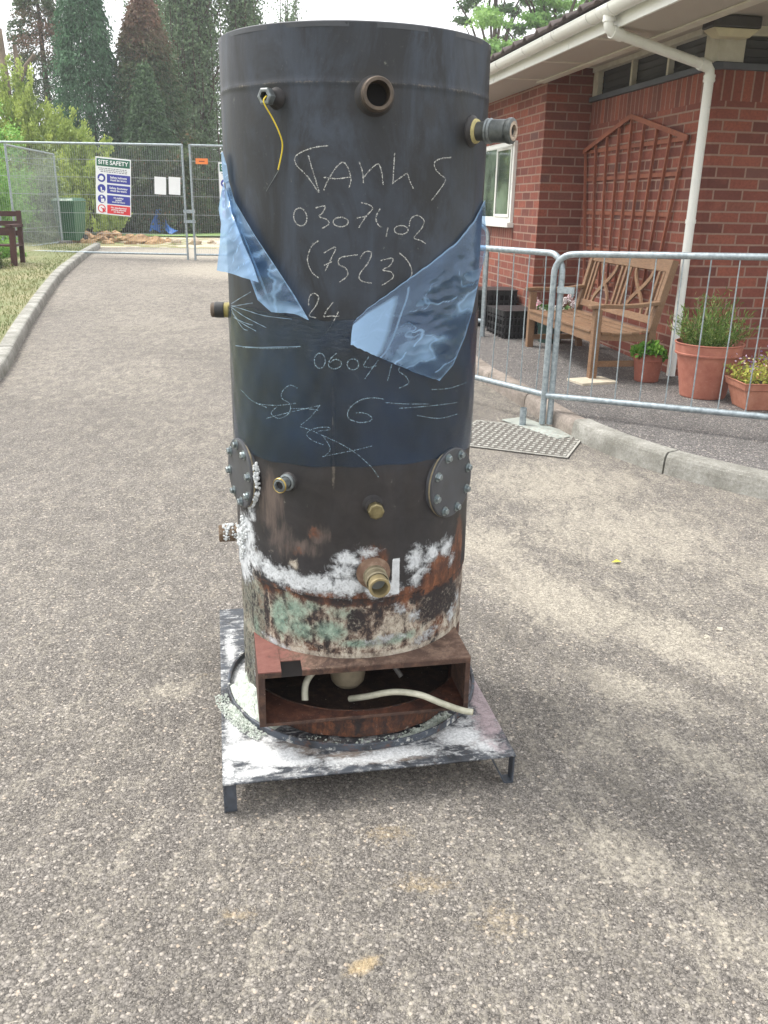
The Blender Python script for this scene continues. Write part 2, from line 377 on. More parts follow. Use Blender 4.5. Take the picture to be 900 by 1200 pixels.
# verge: dry lawn on the left
k = NM('dry_lawn'); v = k.tc(); n = k.noise(1.4, 6, .6, v); n2 = k.noise(25, 6, .7, v)
c = k.mix(k.ramp(n, [(.38, 0.), (.62, 1.)]), srgb(130, 126, 92), srgb(102, 114, 72)); c = k.mix(k.ramp(n2, [(.35, .0), (.75, .55)]), c, srgb(156, 148, 112))
k.set(color=c, rough=.95); k.bump(n2, .02); M_lawn = k.m
PP = []
for i in range(len(kl)):
    q = np.array([kl[i, 0]-.13, kl[i, 1]]); seg = np.stack([q[0]-np.linspace(0, 6, 40)**1.0, np.full(40, q[1])], -1)
    PP.append(np.c_[seg, tzv(seg[:, 1])+.088+.03*np.sin(seg[:, 0]*1.3+seg[:, 1])*np.clip(np.linspace(0, 6, 40), 0, 1)])
struct(grid_obj('lawn', np.array(PP), M_lawn))
# sandy patch and churned site ground beyond the drive
k = NM('sandy_ground'); v = k.tc(); n = k.noise(2.2, 7, .7, v); n2 = k.noise(22, 6, .7, v)
c = k.mix(k.ramp(n, [(.35, 0.), (.65, 1.)]), srgb(186, 168, 140), srgb(214, 200, 176)); c = k.mix(k.ramp(n2, [(.3, .5), (.6, 0.)]), c, srgb(150, 132, 108))
k.set(color=c, rough=.95); k.bump(n2, .03); M_sand = k.m
xs = np.linspace(-14, 3, 90); ys = np.linspace(20.2, 32, 50); X, Yg = np.meshgrid(xs, ys)
edge = .35+.03*np.sin(X*1.7)*np.cos(Yg*2.1)
struct(grid_obj('site_ground', np.stack([X, Yg, edge-.03+.005], -1), M_sand))

def heap(name, label, cat, pts, mat, seed, kind=None, group=None):
    rng = np.random.default_rng(seed); mb = MB()
    for (x, y, z, r) in pts:
        n = 7; vs = []; 
        for a in range(n):
            for b in range(4):
                rr = r*rng.uniform(.65, 1.15); th = 2*math.pi*a/n; ph = -.4+b*.62
                vs.append((x+rr*math.cos(th)*math.cos(ph), y+rr*math.sin(th)*math.cos(ph), z+rr*.6*math.sin(ph)))
        fs = [(a*4+b, ((a+1) % n)*4+b, ((a+1) % n)*4+b+1, a*4+b+1) for a in range(n) for b in range(3)]+[tuple(a*4+3 for a in range(n))]
        mb.add(vs, fs)
    return tag(mb.build(name, mat), label, cat, group, kind)
M_rub = simple('rubble_earth', srgb(176, 146, 108), .95, nscale=8, var=.4, bump=.01, col2=srgb(112, 86, 62))
M_rub2 = simple('broken_concrete', srgb(196, 184, 164), .95, nscale=8, var=.3, bump=.01, col2=srgb(140, 122, 98))
pts = []
for i in range(150):
    x = random.uniform(-9.6, -5.9); y = 23.6+random.gauss(0, .5); hh = max(0, .26*math.exp(-((y-23.6)/.6)**2)*(1-abs(x+7.7)/2.4))
    pts.append((x, y, .33+random.uniform(0, 1)*hh, random.uniform(.07, .2)))
heap('rubble_heap', 'long low heap of tan earth and rubble behind the mesh site fence', 'rubble', pts, M_rub, 3, 'stuff')
for i, (x, y, r) in enumerate([(-5.0, 23.1, .22), (-5.45, 22.9, .16), (-8.2, 23.2, .15), (-4.55, 23.0, .13)]):
    lab = ['largest pale broken lump at the right end of the rubble heap', 'pale lump between the heap and the largest broken lump', 'pale block lying on the left half of the rubble heap', 'smallest pale lump at the far right of the rubble'][i]
    heap('rubble_block', lab, 'rubble block', [(x, y, .40, r)], M_rub2, 20+i)
# gravel mound on the right beyond the fence
xs = np.linspace(-6.5, 2.5, 70); ys = np.linspace(21, 31, 50); X, Yg = np.meshgrid(xs, ys)
Z = .33+np.clip(1.0*np.exp(-(((X+1.2)/1.8)**2+((Yg-26)/2.4)**2)), 0, .75)+.015*np.sin(X*9)*np.cos(Yg*7)
g_ = grid_obj('gravel_mound', np.stack([X, Yg, Z], -1), simple('gravel', srgb(190, 180, 162), .95, nscale=20, var=.3, bump=.02)); tag(g_, 'low mound of pale gravel beyond the site fence', 'gravel', kind='stuff')
# ================================================================== TANK
TX, TY, TR = -.083, 2.135, .2974
TA = R_(11)
tank = thing('storage_tank', 'tall dark steel cylinder with chalk writing, torn blue film and rusty open base', 'tank', (TX, TY, 0), TA)
def to_local(P):
    dx, dy = P[0]-TX, P[1]-TY; c, s = math.cos(-TA), math.sin(-TA)
    return Vector((dx*c-dy*s, dx*s+dy*c, P[2]))
def on_tank(px, py, off=0.0):
    """survey-photo point -> (local angle, z) on the shell"""
    R = TR+off; d = ray(px, py); ox, oy = -TX, -TY
    a = d.x*d.x+d.y*d.y; b = ox*d.x+oy*d.y; c = ox*ox+oy*oy-R*R; D = b*b-a*c
    t = (-b-math.sqrt(max(D, 0)))/a
    P = C0+d*t; l = to_local(P); return math.atan2(l.x, -l.y), l.z
def tp(a, z, r): return Vector((r*math.sin(a), -r*math.cos(a), z))
def surf(px, py, off=0.0):
    a, z = on_tank(px, py, off); return tp(a, z, TR+off)

# --- shell material
k = NM('tank_shell'); v = k.tc(); A1 = k.sep(k.attr('m1').outputs[0]); A2 = k.sep(k.attr('m2').outputs[0]); A3 = k.sep(k.attr('m3').outputs[0])
nf = k.noise(55, 8, .72, v, .3); nm = k.noise(16, 7, .65, v, .5); nb = k.noise(4.5, 6, .6, v, .3); nst = k.noise(14, 6, .65, k.mapv(v, (1, 1, .12)), .2)
nfl = k.noise(120, 5, .75, v)
wv = k.n('ShaderNodeVectorMath', operation='MULTIPLY_ADD'); k.link(k.noise(11, 5, .65, v, col=True), wv.inputs[0]); wv.inputs[1].default_value = (.05, .05, .09); k.link(v, wv.inputs[2])
drip = k.noise(46, 7, .7, k.mapv(wv.outputs[0], (1, 1, .28)), .3)
nmix = k.math('ADD', k.math('MULTIPLY', nf, .35), k.math('ADD', k.math('MULTIPLY', nm, .25), k.math('MULTIPLY', drip, .40)))
pz = k.sepx(v)[2]
paint = k.mix(k.ramp(nb, [(.35, 0.), (.68, 1.)]), srgb(30, 34, 40), srgb(52, 60, 72))
paint = k.mix(k.ramp(k.noise(9, 6, .7, k.mapv(v, (1, 1, .35)), .8), [(.40, .9), (.56, 0.)]), paint, srgb(22, 24, 27))
paint = k.mix(k.math('MULTIPLY', k.ramp(nst, [(.52, 0.), (.72, 1.)]), .5), paint, srgb(64, 73, 86))
paint = k.mix(k.math('MULTIPLY', k.ramp(nfl, [(.60, 0.), (.72, 1.)]), .35), paint, srgb(80, 78, 76))
warm = k.ramp(pz, [(.78, 1.), (.85, 0.)]); paint = k.mix(k.math('MULTIPLY', warm, .85), paint, k.mix(k.ramp(nm, [(.35, 0.), (.7, 1.)]), srgb(34, 31, 30), srgb(54, 49, 48)))
sm = k.thr(A2[2], k.noise(24, 7, .75, k.mapv(v, (1, 1, .3), rot=(0, R_(25), 0)), .4), 1.2, .16)
paint = k.mix(k.math('MULTIPLY', sm, k.ramp(k.noise(60, 6, .7, k.mapv(v, (1, 1, .18), rot=(0, R_(35), 0))), [(.35, .15), (.6, .8)])), paint, srgb(104, 91, 84))
rust = k.mix(k.ramp(drip, [(.3, 0.), (.5, .45), (.68, 1.)]), srgb(38, 25, 21), srgb(138, 88, 60)); rust = k.mix(k.ramp(nm, [(.50, 0.), (.62, .85)]), rust, srgb(70, 47, 40)); rust = k.mix(k.ramp(nfl, [(.62, 0.), (.72, .7)]), rust, srgb(150, 98, 62))
c = k.mix(k.thr(A1[2], nmix, 1.3, .14), paint, rust)
dk = k.math('MULTIPLY', k.thr(A2[1], nmix, 2.4, .10), k.ramp(nfl, [(.30, .35), (.5, 1.)]))
gr = k.mix(k.ramp(nf, [(.3, 0.), (.55, .6), (.75, 1.)]), srgb(70, 104, 92), srgb(160, 178, 160)); gr = k.mix(k.ramp(nfl, [(.52, 0.), (.66, .8)]), gr, srgb(92, 84, 72)); 
cream = k.mix(k.ramp(k.math('ADD', k.math('MULTIPLY', drip, .5), k.math('MULTIPLY', nf, .5)), [(.36, 0.), (.62, 1.)]), srgb(112, 98, 84), srgb(196, 188, 172)); cream = k.mix(k.ramp(nfl, [(.54, 0.), (.66, .85)]), cream, srgb(78, 62, 52))
c = k.mix(k.math('MULTIPLY', k.thr(A2[0], nmix, 3.0, .22), .95), c, cream)
c = k.mix(k.math('MULTIPLY', k.thr(A1[1], nmix, 2.4, .30), .92), c, gr)
c = k.mix(dk, c, srgb(40, 34, 34))
wn_ = k.math('ADD', k.math('MULTIPLY', nf, .6), k.math('MULTIPLY', nfl, .4))
fleck = k.ramp(k.noise(230, 4, .75, v), [(.34, .65), (.46, 1.)]); wh0 = k.thr(A1[0], k.math('MULTIPLY_ADD', k.noise(52, 7, .74, v, .8), .5, k.math('MULTIPLY', wn_, .5)), 2.4, .20); wh = k.math('MULTIPLY', wh0, k.math('MAXIMUM', fleck, k.ramp(A1[0], [(.75, 0.), (1.0, .95)]))); c = k.mix(wh, c, k.mix(k.ramp(nf, [(.3, 0.), (.7, 1.)]), srgb(172, 176, 178), srgb(218, 221, 223)))
weld = A3[0]; c = k.mix(k.math('MULTIPLY', k.thr(weld, nfl, 1.3, .2), .6), c, srgb(120, 112, 100))
darkring = k.thr(A3[1], nm, .8, .2); c = k.mix(k.math('MULTIPLY', darkring, .7), c, srgb(34, 32, 31))
rough = k.mix(wh, k.ramp(nst, [(.3, .42), (.7, .62)]), (.9, .9, .9)); dirty = k.ramp(pz, [(.50, 1.), (.62, 0.)]); rough = k.mix(dirty, rough, (.85, .85, .85))
k.set(color=c, rough=rough, spec=.45)
hh = k.math('ADD', k.math('MULTIPLY', wh, .9), k.math('MULTIPLY', nf, k.math('ADD', .08, k.math('MULTIPLY', dirty, .6))))
hh = k.math('ADD', hh, k.math('MULTIPLY', weld, k.math('MULTIPLY', nfl, .8)))
k.bump(hh, .004, .9); M_shell = k.m

# --- shell mesh with dents, lap seam and stain maps
Z0, Z1 = .093, 1.678
angs = np.r_[np.linspace(-180, -104, 26)[:-1], np.linspace(-104, 100, 300), np.linspace(100, 180, 26)[1:]]
zs = np.unique(np.r_[np.linspace(Z0, .48, 110), np.linspace(.48, .9, 90), np.linspace(.9, Z1, 130), [.471, .4735, .476, .479]])
Ag, Zg = np.meshgrid(np.radians(angs), zs)
Rg = np.full_like(Ag, TR)
Rg += np.where(Zg > .475, .0018, -.0022)                       # upper shell laps over the lower one
Rg += .0016*np.exp(-((Zg-1.575-.002*np.sin(Ag*9))/.0045)**2)    # girth weld
sa, _ = on_tank(391, 500)
vw = np.exp(-((Ag-sa)/.010)**2)*np.clip((1.02-Zg)/.06, 0, 1)*np.clip((Zg-.72)/.05, 0, 1); Rg += .0018*vw
Rg += .0011*np.sin(Ag*3.1+Zg*4)*np.sin(Zg*7+1) + .0006*np.sin(Ag*11+Zg*13)
# lower edge flares a little and is dented
Rg += np.where(Zg < .47, .0015*np.sin(Ag*17+Zg*40)*np.clip((.47-Zg)/.1, 0, 1), 0)
U = Ag*TR; V = Zg
def tb(lst):
    out = []
    for (px, py, rx, ry, ang, w) in lst:
        a, z = on_tank(px, py); a2, z2 = on_tank(px, py+ry if py+ry < 800 else py-ry)
        ppm = 1005*.95/ (2.135-TR*math.cos(a+TA))/1.0
        ca = max(.25, math.cos(a+TA-.04)); out.append((a*TR, z, rx/ppm/ca, abs(z2-z)+1e-4, -ang, w))
    return blobs(U, V, out)
white = tb([(300, 655, 16, 14, 0, .8), (318, 668, 22, 12, .35, .9), (345, 680, 26, 12, .3, .95), (375, 685, 26, 13, .1, .95), (405, 688, 26, 14, 0, .95), (408, 655, 20, 11, 0, .85), (430, 648, 18, 9, 0, .7), (448, 690, 26, 12, 0, .9), (400, 672, 22, 12, 0, .8),
    (486, 655, 12, 18, .3, .85), (505, 648, 14, 12, -.2, .82), (522, 640, 12, 14, 0, .75), (488, 678, 9, 12, .3, .8), (528, 655, 8, 10, 0, .55), (495, 668, 14, 10, 0, .6), (290, 625, 11, 22, 0, 1.1), (284, 652, 12, 24, 0, 1.1), (296, 600, 6, 22, 0, .6),
    (450, 750, 40, 7, -.1, .56), (500, 745, 25, 8, -.3, .6), (470, 715, 14, 9, .4, .6), (530, 720, 8, 14, 0, .66), (325, 755, 30, 6, .2, .6), (486, 722, 10, 8, 0, .62), (536, 700, 6, 14, 0, .5), (300, 780, 12, 40, 0, .40)])
rect = tb([(463, 675, 8, 20, 0, 1.0)])
Au, Zu = on_tank(463, 675); sel = (np.abs(Ag-Au) < .031) & (np.abs(Zg-Zu) < .045); white = np.where(sel, np.maximum(white, 1.5), white)
green = tb([(328, 722, 12, 22, 0, 1.05), (345, 715, 22, 14, .2, .8), (352, 738, 22, 16, .2, .8), (385, 740, 26, 14, 0, .85), (300, 735, 8, 24, 0, .72), (420, 755, 30, 6, 0, .72), (470, 748, 28, 6, -.2, .66), (365, 712, 16, 8, 0, .62), (300, 690, 9, 14, 0, .5), (335, 700, 10, 8, 0, .5), (400, 720, 30, 12, 0, .5)])
rustm = np.clip((.500-Zg)/.03, 0, 1)*.52
lip = np.exp(-((Zg-.484)/.012)**2)*1.15
lip *= np.clip(1-np.abs(Ag-.2)/1.6, .4, 1)
rustm = np.maximum(rustm, lip); rustm = np.maximum(rustm, tb([(520, 665, 28, 24, -.3, 1.1), (500, 688, 30, 12, -.3, .95), (536, 640, 8, 40, 0, .8), (455, 640, 12, 8, 0, .4), (438, 655, 22, 20, 0, .8), (345, 645, 26, 14, 0, .45), (370, 625, 16, 14, 0, .52), (530, 730, 16, 30, 0, .85), (505, 735, 24, 16, 0, 1.0), (480, 708, 20, 12, 0, .85), (300, 660, 10, 16, 0, .6), (360, 760, 20, 8, .2, .85), (350, 748, 14, 8, .5, .7), (306, 700, 14, 30, 0, .7), (460, 700, 20, 8, 0, .5)]))
cream = np.clip((.47-Zg)/.02, 0, 1)*np.clip((Zg-.29)/.01, 0, 1)*.50
cream = np.maximum(cream, np.exp(-((Zg-.318)/.016)**2)*.92); cream = np.maximum(cream, tb([(470, 728, 34, 16, -.2, .78), (400, 735, 30, 10, 0, .6), (500, 735, 24, 12, -.4, .7), (300, 690, 8, 40, 0, .62), (292, 740, 9, 60, 0, .66), (345, 708, 20, 10, 0, .6), (318, 645, 4, 3, 0, .4), (300, 650, 7, 14, 0, .65), (345, 660, 8, 8, 0, .6)]))
cream = np.where((Zg < .30), np.where(Ag < -.95, .50, .10), cream); green = np.maximum(green, np.where((Zg < .47) & (Ag < -.98), .44, 0))
dark = tb([(418, 728, 14, 16, .4, .95), (400, 706, 26, 9, 0, .72), (445, 704, 22, 8, 0, .62), (512, 706, 26, 20, -.3, 1.05), (528, 700, 14, 22, 0, .8), (365, 701, 22, 5, .2, .66), (505, 757, 12, 4, -.6, .9), (490, 700, 14, 12, 0, .75), (312, 715, 5, 30, 0, .8), (375, 758, 24, 4, .1, .6), (296, 720, 3, 40, 0, .6)])
dark = np.maximum(dark, np.where(Ag < -.95, .46, 0)*np.clip((.5-Zg)/.05, 0, 1))
smear = tb([(318, 590, 18, 42, .15, .85), (330, 630, 26, 30, .3, .62), (350, 640, 34, 16, .1, .62), (375, 628, 22, 18, 0, .55), (320, 560, 10, 20, .2, .5), (372, 632, 8, 6, 0, .9)])
weldm = np.maximum(np.exp(-((Zg-1.575)/.004)**2)*(.42+.1*np.sin(Ag*23)), vw*.85)
ring = tb([(440, 112, 34, 36, 0, .82), (326, 112, 18, 20, 0, .8), (546, 152, 16, 24, 0, .8), (338, 572, 18, 18, 0, .75), (436, 598, 16, 16, 0, .7), (392, 545, 8, 50, 0, .5), (300, 140, 20, 30, 0, .45), (505, 130, 12, 50, .4, .5), (350, 175, 30, 14, 0, .45)])
zc = (zs[:-1]+zs[1:])/2; ac = (np.radians(angs)[:-1]+np.radians(angs)[1:])/2
ZZ, AA = np.meshgrid(zc, ac, indexing='ij'); keep = ~((ZZ > .172) & (ZZ < .305) & (np.abs(np.sin(AA)*TR+.01) < .245) & (np.cos(AA) > 0))
P = np.stack([Rg*np.sin(Ag), -Rg*np.cos(Ag), Zg], -1)
z_ = np.zeros_like(white)
shell = grid_obj('shell', P, M_shell, tank, attrs={'m1': np.stack([white, green, rustm], -1), 'm2': np.stack([cream, dark, smear], -1), 'm3': np.stack([weldm, ring, z_], -1)}, keep=keep)

M_dark = simple('tank_dark_steel', srgb(60, 63, 68), .5, nscale=60, var=.25)
mb = MB(); mb.lathe([(0, 1.645), (TR-.004, 1.645)], 96); mb.lathe([(TR-.004, 1.645), (TR-.004, 1.681), (TR-.0005, 1.681), (TR+.0022, 1.679), (TR+.0022, 1.670)], 96); mb.build('top_rim', M_dark, tank)

# --- base plate, ring, legs
k = NM('base_plate_paint'); v = k.tc(); A = k.sep(k.attr('m1').outputs[0])
nf = k.noise(42, 8, .74, v, .4); nm = k.noise(11, 7, .65, v, .6); nfl = k.noise(150, 4, .7, v); mixn = k.math('ADD', k.math('MULTIPLY', nf, .5), k.math('MULTIPLY', nm, .5))
base = k.mix(k.ramp(nm, [(.35, 0.), (.65, 1.)]), srgb(36, 39, 43), srgb(76, 81, 88))
c = k.mix(k.math('MULTIPLY', k.thr(A[1], mixn, 1.4, .2), .8), base, k.mix(nf, srgb(100, 91, 84), srgb(150, 138, 126)))
fl_ = k.ramp(k.noise(110, 6, .8, v, .3), [(.38, .0), (.52, 1.)]); streak = k.noise(20, 7, .72, k.mapv(v, (1, 2.4, 1)), .8); wht = k.math('MULTIPLY', k.thr(A[0], k.math('MULTIPLY_ADD', streak, .5, k.math('MULTIPLY', mixn, .5)), 3.4, .16), k.math('MAXIMUM', fl_, k.ramp(A[0], [(.6, .5), (.9, 1.)]))); c = k.mix(wht, c, k.mix(k.ramp(nfl, [(.35, 0.), (.65, 1.)]), srgb(160, 162, 162), srgb(214, 215, 214)))
c = k.mix(k.math('MULTIPLY', k.ramp(k.noise(75, 6, .8, v), [(.56, 0.), (.66, 1.)]), .6), c, srgb(74, 58, 48)); pk = k.thr(A[2], mixn, 2.6, .25); c = k.mix(k.math('MULTIPLY', pk, .85), c, k.mix(nfl, srgb(116, 100, 105), srgb(196, 178, 178)))
k.set(color=c, rough=k.mix(wht, (.5, .5, .5), (.9, .9, .9)), spec=.4); k.bump(k.math('ADD', k.math('MULTIPLY', wht, .6), k.math('MULTIPLY', nf, .5)), .003); M_plate = k.m
# plate corners in the tank frame
fl = to_local(Vector((-.36, 1.653, 0))); fr = to_local(Vector((.336, 1.786, 0)))
px0, px1, py0, py1 = fl.x-.001, fr.x+.001, fl.y, .5
xs = np.linspace(px0, px1, 120); ys = np.linspace(py0, py1, 150); X, Yg = np.meshgrid(xs, ys)
Zp = .086+.0015*np.sin(X*9)*np.sin(Yg*7)-.0015*np.exp(-((Yg-py0)/.02)**2)
def pb(lst):
    out = []
    for (px, py, rx, ry, ang, w) in lst:
        c0 = to_local(gpt(px, py, .087)); c1 = to_local(gpt(px+rx, py, .087)); c2 = to_local(gpt(px, py+ry, .087)); out.append((c0.x, c0.y, (c1-c0).length, (c2-c0).length, ang, w))
    return blobs(X, Yg, out)
wp = pb([(290, 880, 34, 16, 0, 1.15), (320, 888, 40, 12, 0, 1.1), (275, 850, 14, 40, 0, .85), (268, 900, 9, 22, 0, .8), (350, 893, 50, 6, 0, .9), (300, 905, 40, 6, 0, .9), (400, 892, 60, 6, 0, .75), (440, 888, 60, 8, 0, .85), (470, 882, 50, 9, 0, .95), (540, 862, 34, 14, 0, 1.0), (570, 872, 24, 12, 0, .85), (500, 862, 30, 8, 0, .6), (285, 800, 16, 30, 0, .95), (270, 760, 9, 26, 0, .8), (272, 740, 8, 14, 0, .5), (268, 720, 6, 8, 0, .42), (310, 865, 18, 10, 0, .8), (545, 846, 20, 8, 0, .7), (560, 850, 14, 30, 0, .62), (300, 852, 14, 20, 0, .7)])
wp = np.maximum(np.minimum(wp*1.12, 1.2), .40)
tn = pb([(560, 868, 30, 8, 0, .8), (300, 870, 16, 10, 0, .85), (460, 890, 60, 4, 0, .8), (280, 830, 8, 20, 0, .7), (420, 884, 90, 6, 0, .85), (350, 882, 40, 7, 0, .8), (360, 872, 60, 10, 0, .7), (520, 860, 40, 10, 0, .6), (400, 860, 120, 40, 0, .45)])
pkm = pb([(565, 825, 14, 28, 0, .95), (572, 850, 18, 22, 0, .85), (585, 872, 14, 14, 0, .6), (555, 800, 10, 18, 0, .8)])
o = grid_obj('base_plate', np.stack([X, Yg, Zp], -1), M_plate, tank, attrs={'m1': np.stack([wp, tn, pkm], -1)})
sol = o.modifiers.new('thickness', 'SOLIDIFY'); sol.thickness = .004; sol.offset = -1
M_iron = simple('leg_iron', srgb(66, 72, 80), .55, nscale=50, var=.35, col2=srgb(40, 40, 42))
def leg(x, y, sx, sy):
    mb = MB(); # angle-iron leg: vertical web along the side plus a toe turned under the plate
    mb.box(x, x+sx*.004, y, y+sy*.030, .003, .0805) if sx > 0 else mb.box(x+sx*.004, x, y, y+sy*.030, .003, .0805)
    a, b = (x+sx*.004, x+sx*.030); mb.box(min(a, b), max(a, b), y+sy*.002, y+sy*.006, .003, .0805)
    mb.build('leg', M_iron, tank)
leg(px0+.001, py0+.003, 1, 1); leg(px0+.001, py1-.034, 1, 1)
def leg_strap(x, y):       # right hand legs: bent strap, a sloping inner strut meeting the upright
    mb = MB(); mb.box(x-.004, x, y, y+.030, .002, .0835); mb.bar((x-.002, y+.015, .0035), (x-.022, y+.015, .0035), .030, .004)
    mb.bar((x-.022, y+.015, .004), (x-.062, y+.015, .083), .030, .004); mb.build('leg', M_iron, tank)
leg_strap(px1-.001, py0+.004); leg_strap(px1-.001, py1-.036)
k = NM('ring_steel'); v = k.tc(); n = k.noise(40, 7, .7, v); n2 = k.noise(12, 5, .6, v)
c = k.mix(k.ramp(n2, [(.35, 0.), (.7, 1.)]), srgb(44, 46, 50), srgb(84, 92, 102)); c = k.mix(k.thr(k.ramp(n2, [(0, .20), (1, .42)]), n, 1.8, .1), c, srgb(190, 190, 184)); c = k.mix(k.ramp(n, [(.36, .7), (.44, 0.)]), c, srgb(92, 62, 46))
k.set(color=c, rough=.6); k.bump(n, .002); M_ring = k.m
mb = MB(); mb.lathe([(.339, .088), (.339, .104), (.343, .1055), (.3465, .104), (.3465, .088)], 120); mb.build('base_ring', M_ring, tank)
# rust-brown materials for the box
def rusty(name, a, b, c2, pinkish=False, dark=.5):
    k = NM(name); v = k.tc(); n = k.noise(30, 8, .72, v, .4); n2 = k.noise(7, 6, .65, v, .5); n3 = k.noise(130, 4, .7, v)
    c = k.mix(k.ramp(n2, [(.35, 0.), (.65, 1.)]), a, b); c = k.mix(k.ramp(n, [(.45, 0.), (.68, .9)]), c, c2); c = k.mix(k.ramp(n3, [(.66, 0.), (.72, .8)]), c, srgb(190, 176, 160))
    if pinkish:
        x = k.sepx(v)[0]; side = k.ramp(k.math('ADD', x, .35), [(.07, .95), (.24, .12)])
        c = k.mix(k.math('MULTIPLY', k.thr(side, n, 1.6, .2), .85), c, k.mix(n, srgb(98, 62, 56), srgb(132, 86, 78)))
    k.set(color=c, rough=.85, spec=.3); k.bump(n, .002); return k.m
M_rust = rusty('rust_box', srgb(50, 39, 35), srgb(76, 58, 50), srgb(104, 78, 64))
M_rustT = rusty('rust_top_sheet', srgb(62, 48, 42), srgb(94, 74, 63), srgb(132, 110, 94), True)
M_rustD = rusty('rust_floor', srgb(44, 27, 22), srgb(72, 43, 33), srgb(100, 62, 46))
M_inside = rusty('inside_shell', srgb(44, 35, 31), srgb(62, 48, 41), srgb(84, 64, 54))
Q = .322; BX0, BX1, BZ0, BZ1 = -.272, .246, .165, .313
ang = lambda x: math.asin(max(-1, min(1, x/(TR+.001))))
hb = thing_part = bpy.data.objects.new('burner_box', None); scene.collection.objects.link(hb); hb.parent = tank; hb.empty_display_size = .05
def sheet_to_cyl(x0, x1, yfront, n, r=TR-.001):
    front = [(x0+(x1-x0)*i/n, yfront) for i in range(n+1)]
    back = []
    for x, _ in front:
        back.append((x, -math.sqrt(max(r*r-x*x, 0))))
    return front, back
def panel(name, x0, x1, z0, z1, mat, yf=-Q, n=24, top=0.0, parent=None):
    f, b = sheet_to_cyl(x0, x1, yf, n); mb = MB(); m = n+1; rise = lambda p: top
    vs = [(x, y, z1) for x, y in f]+[(x, y, z1+top) for x, y in b]+[(x, y, z0) for x, y in f]+[(x, y, z0+top) for x, y in b]
    fs = [(i, i+1, m+i+1, m+i) for i in range(n)]+[(2*m+i, 3*m+i, 3*m+i+1, 2*m+i+1) for i in range(n)]+[(i, 2*m+i, 2*m+i+1, i+1) for i in range(n)]+[(0, m, 3*m, 2*m), (m-1, 3*m-1, 4*m-1, 2*m-1)[::1]]
    fs[-1] = (m-1, 3*m-1, 4*m-1, 2*m-1)
    mb.add(vs, fs); return mb.build(name, mat, parent)
# top sheet with a notch cut into its front edge
NX0, NX1 = -.217, -.168
top = panel('top_sheet', NX1, BX1, BZ1-.003, BZ1, M_rustT, parent=tank, n=26, top=.004)
mb = MB(); panelL = panel('top_sheet', BX0, NX0, BZ1-.003, BZ1, M_rustT, parent=tank, n=6, top=.004)
panel('top_sheet', NX0, NX1, BZ1-.003, BZ1-.0005, M_rustT, yf=-Q+.050, parent=tank, n=4, top=.004)
bpy.data.objects.remove(hb)
mb = MB()
mb.box(NX1, BX1, -Q-.001, -Q+.002, BZ1-.016, BZ1-.003); mb.box(BX0, NX0-.0, -Q-.001, -Q+.002, BZ1-.016, BZ1-.003)
mb.box(BX0, BX0+.016, -Q-.0012, -Q+.002, BZ0+.0, BZ1-.016); mb.box(BX1-.012, BX1, -Q-.0012, -Q+.002, BZ0, BZ1-.016)
mb.box(BX0+.016, BX1-.012, -Q-.001, -Q+.002, BZ0, BZ0+.008)
mb.build('front_frame', M_rust, tank, bevel=.0008)
mb = MB(); mb.box(BX0, BX0+.003, -Q+.002, -.10, BZ0, BZ1-.003); mb.build('side_sheet', M_rust, tank)
mb = MB(); mb.box(BX1-.003, BX1, -Q+.002, -.15, BZ0, BZ1-.003); mb.build('side_sheet', M_rust, tank)
panel('tray', BX0+.003, BX1-.003, BZ0+.001, BZ0+.004, M_rustD, yf=-Q+.001, parent=tank, n=26)
# bolts on the frame
M_zinc = simple('zinc_bolt', srgb(150, 160, 162), .35, .8, nscale=120, var=.2, bump=.0003)
# inner lining, floor and dark top deck inside the base
mb = MB(); mb.lathe([(TR-.006, .17), (TR-.006, .10)], 72); mb.lathe([(TR-.008, .305), (TR-.008, .18), (TR-.008, .12)], 60, a0=R_(-30), a1=R_(210)); mb.build('inner_wall', M_inside, tank)
mb = MB(); mb.lathe([(0, .112), (TR-.01, .112)], 60); mb.build('inner_floor', M_inside, tank)
mb = MB(); mb.lathe([(0, .312), (TR-.006, .312), ], 60); mb.build('inner_deck', M_inside, tank)
mb = MB(); mb.box(-.225, .20, -.262, -.259, .262, .306); mb.box(-.225, .20, -.259, -.250, .2600, .2625); mb.build('baffle_plate', simple('baffle', srgb(46, 42, 42), .6, nscale=30, var=.3), tank)
M_hose = simple('cloudy_hose', srgb(186, 184, 166), .45, nscale=60, var=.15, col2=srgb(140, 138, 118))
mb = MB(); mb.lathe([(0, .165), (.018, .166), (.034, .172), (.043, .184), (.046, .20), (.046, .245)], 32, M=Matrix.Translation((-.035, -.16, 0))); mb.build('float_cap', simple('dull_brass', srgb(150, 138, 116), .5, .3, nscale=50, var=.2), tank)
def hermite(pts, n=14):
    P = [Vector(p) for p in pts]; out = []
    for i in range(len(P)-1):
        p0 = P[max(i-1, 0)]; p1 = P[i]; p2 = P[i+1]; p3 = P[min(i+2, len(P)-1)]
        for q in range(n):
            t = q/n; out.append(.5*((2*p1)+(-p0+p2)*t+(2*p0-5*p1+4*p2-p3)*t*t+(-p0+3*p1-3*p2+p3)*t**3))
    out.append(P[-1]); return out
mb = MB(); mb.tube(hermite([(-.155, -.24, .178), (-.150, -.22, .215), (-.12, -.20, .243), (-.06, -.17, .262)]), .0085, 12); mb.build('inner_hose', M_hose, tank)
mb = MB(); mb.tube(hermite([(.02, -.14, .262), (.07, -.17, .235), (.10, -.20, .20)]), .007, 10); mb.build('inner_hose', simple('grey_pipe', srgb(96, 92, 88), .5), tank)
pts = hermite([(-.04, -.23, .165), (.0, -.262, .188), (.06, -.29, .212), (.12, -.315, .214), (.175, -.332, .194), (.222, -.345, .178), (.249, -.352, .174)])
